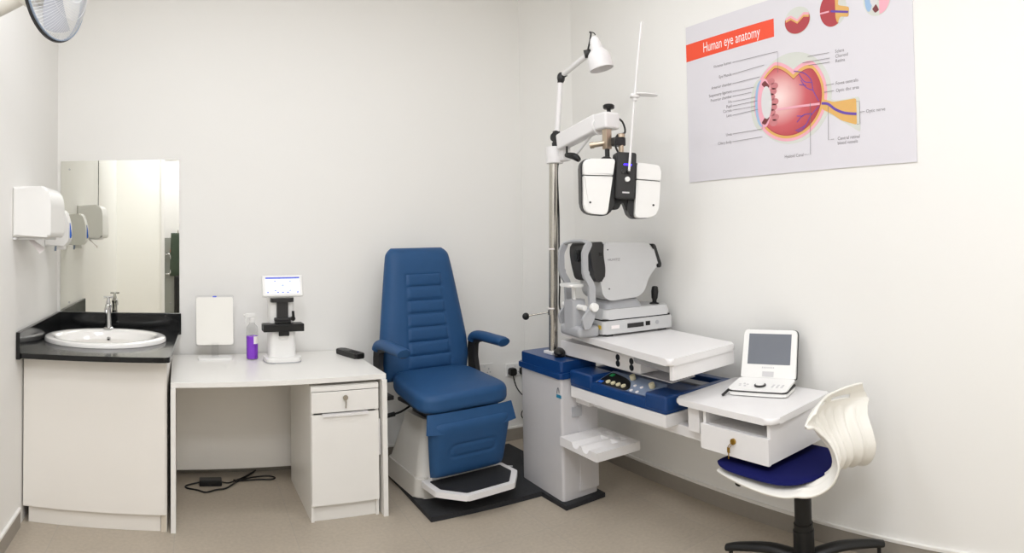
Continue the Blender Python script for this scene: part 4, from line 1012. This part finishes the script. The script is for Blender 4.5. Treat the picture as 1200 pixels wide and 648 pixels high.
# detail roundels
b = B()
fill(oval(.767, .732, .077, .066), 1, 0)
def vee(dy, mi, layer):
    fill(oval(.767, .732, .074, .063, n=40, a0=168-dy*300, a1=372+dy*300)+[(.835, .757-dy), (.805, .764-dy), (.767, .738-dy), (.729, .764-dy), (.699, .757-dy)], layer, mi)
vee(0, 1, 2); vee(.012, 2, 3); vee(.022, 8, 4)
obj('detail_roundel', b, mats, po)
b = B()
fill(oval(.972, .742, .074, .082), 1, 0); fill(oval(.966, .742, .067, .08, a0=60, a1=300), 2, 8)
fill(rpoly([(.985, .82), (1.005, .80), (1.0, .755), (1.06, .735), (1.055, .69), (1.01, .70), (.995, .67), (.985, .70)], .01), 3, 2)
b.tube([(.96, .735, .002), (1.0, .725, .002), (1.055, .712, .002)], .005, seg=6, M=PMx(), mi=7, flat=(1, .1))
b.tube([(.90, .735, .002), (.95, .735, .002)], .004, seg=6, M=PMx(), mi=1, flat=(1, .1))
obj('detail_roundel', b, mats, po)
b = B()
fill(oval(1.205, .742, .07, .076), 1, 0); fill(oval(1.215, .742, .055, .07, a0=-90, a1=90), 2, 1)
fill(oval(1.162, .752, .02, .06), 2, 5); fill(oval(1.19, .76, .022, .05), 3, 4); fill(rpoly([(1.18, .70), (1.2, .72), (1.215, .69), (1.195, .68)], .005), 4, 6)
obj('detail_roundel', b, mats, po)
# leader lines
b = B()
def line(*p): b.tube([(x, y, .0042) for x, y in p], .0011, seg=4, smooth=0, M=PMx(), flat=(1, .15))
for p in ([(.347, .606), (.645, .604), (.643, .50)], [(.345, .544), (.558, .553)], [(.343, .495), (.528, .498)], [(.342, .454), (.487, .452)], [(.341, .428), (.469, .429)],
          [(.34, .401), (.497, .4)], [(.339, .378), (.507, .38)], [(.338, .356), (.495, .355)], [(.337, .329), (.511, .336)], [(.334, .231), (.535, .233), (.535, .27)], [(.332, .191), (.534, .194)],
          [(.824, .546), (.945, .543)], [(.793, .521), (.949, .517)], [(.827, .503), (.948, .498)], [(.921, .393), (.968, .394)], [(.91, .362), (.967, .362)],
          [(1.084, .296), (1.101, .296), (1.101, .192), (1.084, .192)], [(1.101, .246), (1.127, .246)], [(.932, .295), (.928, .136), (.959, .137)], [(.831, .325), (.824, .078), (.788, .08)]): line(*p)
obj('leader_lines', b, M_ink, po)
b = B()
for s_, x, y, al in (('Vitreous humor', .337, .609, 'RIGHT'), ('Eye Muscle', .336, .547, 'RIGHT'), ('Anterior chamber', .335, .497, 'RIGHT'), ('Suspensory ligament', .334, .457, 'RIGHT'), ('Posterior chamber', .333, .43, 'RIGHT'),
                     ('Iris', .332, .404, 'RIGHT'), ('Pupil', .331, .38, 'RIGHT'), ('Cornea', .33, .358, 'RIGHT'), ('Lens', .329, .332, 'RIGHT'), ('Uvea', .326, .232, 'RIGHT'), ('Ciliary body', .324, .192, 'RIGHT'),
                     ('Sclera', .977, .543, 'LEFT'), ('Choroid', .977, .52, 'LEFT'), ('Retina', .977, .498, 'LEFT'), ('Fovea centralis', .975, .394, 'LEFT'), ('Optic disc area', .975, .361, 'LEFT'),
                     ('Optic nerve', 1.132, .246, 'LEFT'), ('Central retinal', .977, .137, 'LEFT'), ('blood vessels', .976, .116, 'LEFT'), ('Hyaloid Canal', .782, .08, 'RIGHT')):
    b.mesh(text_mesh(s_, .022, .92, al), PMx() @ T(x, y, .0008))
obj('label_text', b, M_ink, po)

# ------------------------------------------------------------------ camera
cd = bpy.data.cameras.new('camera'); cam = bpy.data.objects.new('camera', cd); COL.objects.link(cam)
cd.type = 'PANO'; cd.panorama_type = 'CENTRAL_CYLINDRICAL'
cd.central_cylindrical_radius = 1.
cd.central_cylindrical_range_u_min = -.80460; cd.central_cylindrical_range_u_max = .80594
cd.central_cylindrical_range_v_min = -.52637; cd.central_cylindrical_range_v_max = .34332
cx = Vector((.87897, -.47652, -.01849)); cdn = Vector((-.003385, .032536, -.999465)); cf = Vector((.476864, .878563, .026985))
cam.matrix_world = Matrix(((cx.x, -cdn.x, -cf.x, 0), (cx.y, -cdn.y, -cf.y, 0), (cx.z, -cdn.z, -cf.z, 1.4827), (0, 0, 0, 1)))
cd.clip_start = .05
SC.camera = cam

# ------------------------------------------------------------------ light
def area(x, y, w, h, e, col=(.965, .99, 1.05)):
    l = bpy.data.lights.new('ceiling_and_fill_light', 'AREA'); l.shape = 'RECTANGLE'; l.size = w; l.size_y = h; l.energy = e; l.color = col
    o = bpy.data.objects.new('ceiling_and_fill_light', l); COL.objects.link(o); o.location = (x, y, ZC-.02)
for x, y, e in ((-.05, 2.5, 12), (1.3, 2.4, 9.5), (-.1, .9, 19), (1.0, .8, 9), (-.1, -.6, 32), (.9, -.6, 14)): area(x, y, .6, .6, e)  # unseen rearmost pair added behind the camera as fill for the cabinet fronts
w = bpy.data.worlds.new('world'); w.use_nodes = True; SC.world = w
w.node_tree.nodes['Background'].inputs['Color'].default_value = (.9, .92, 1, 1); w.node_tree.nodes['Background'].inputs['Strength'].default_value = .3
SC.view_settings.view_transform = 'Standard'; SC.view_settings.look = 'None'; SC.view_settings.exposure = -.06; SC.view_settings.gamma = 1.
SC.view_settings.use_curve_mapping = False
try:
    SC.cycles.use_denoising = True; SC.cycles.max_bounces = 10; SC.cycles.diffuse_bounces = 6
except Exception: pass
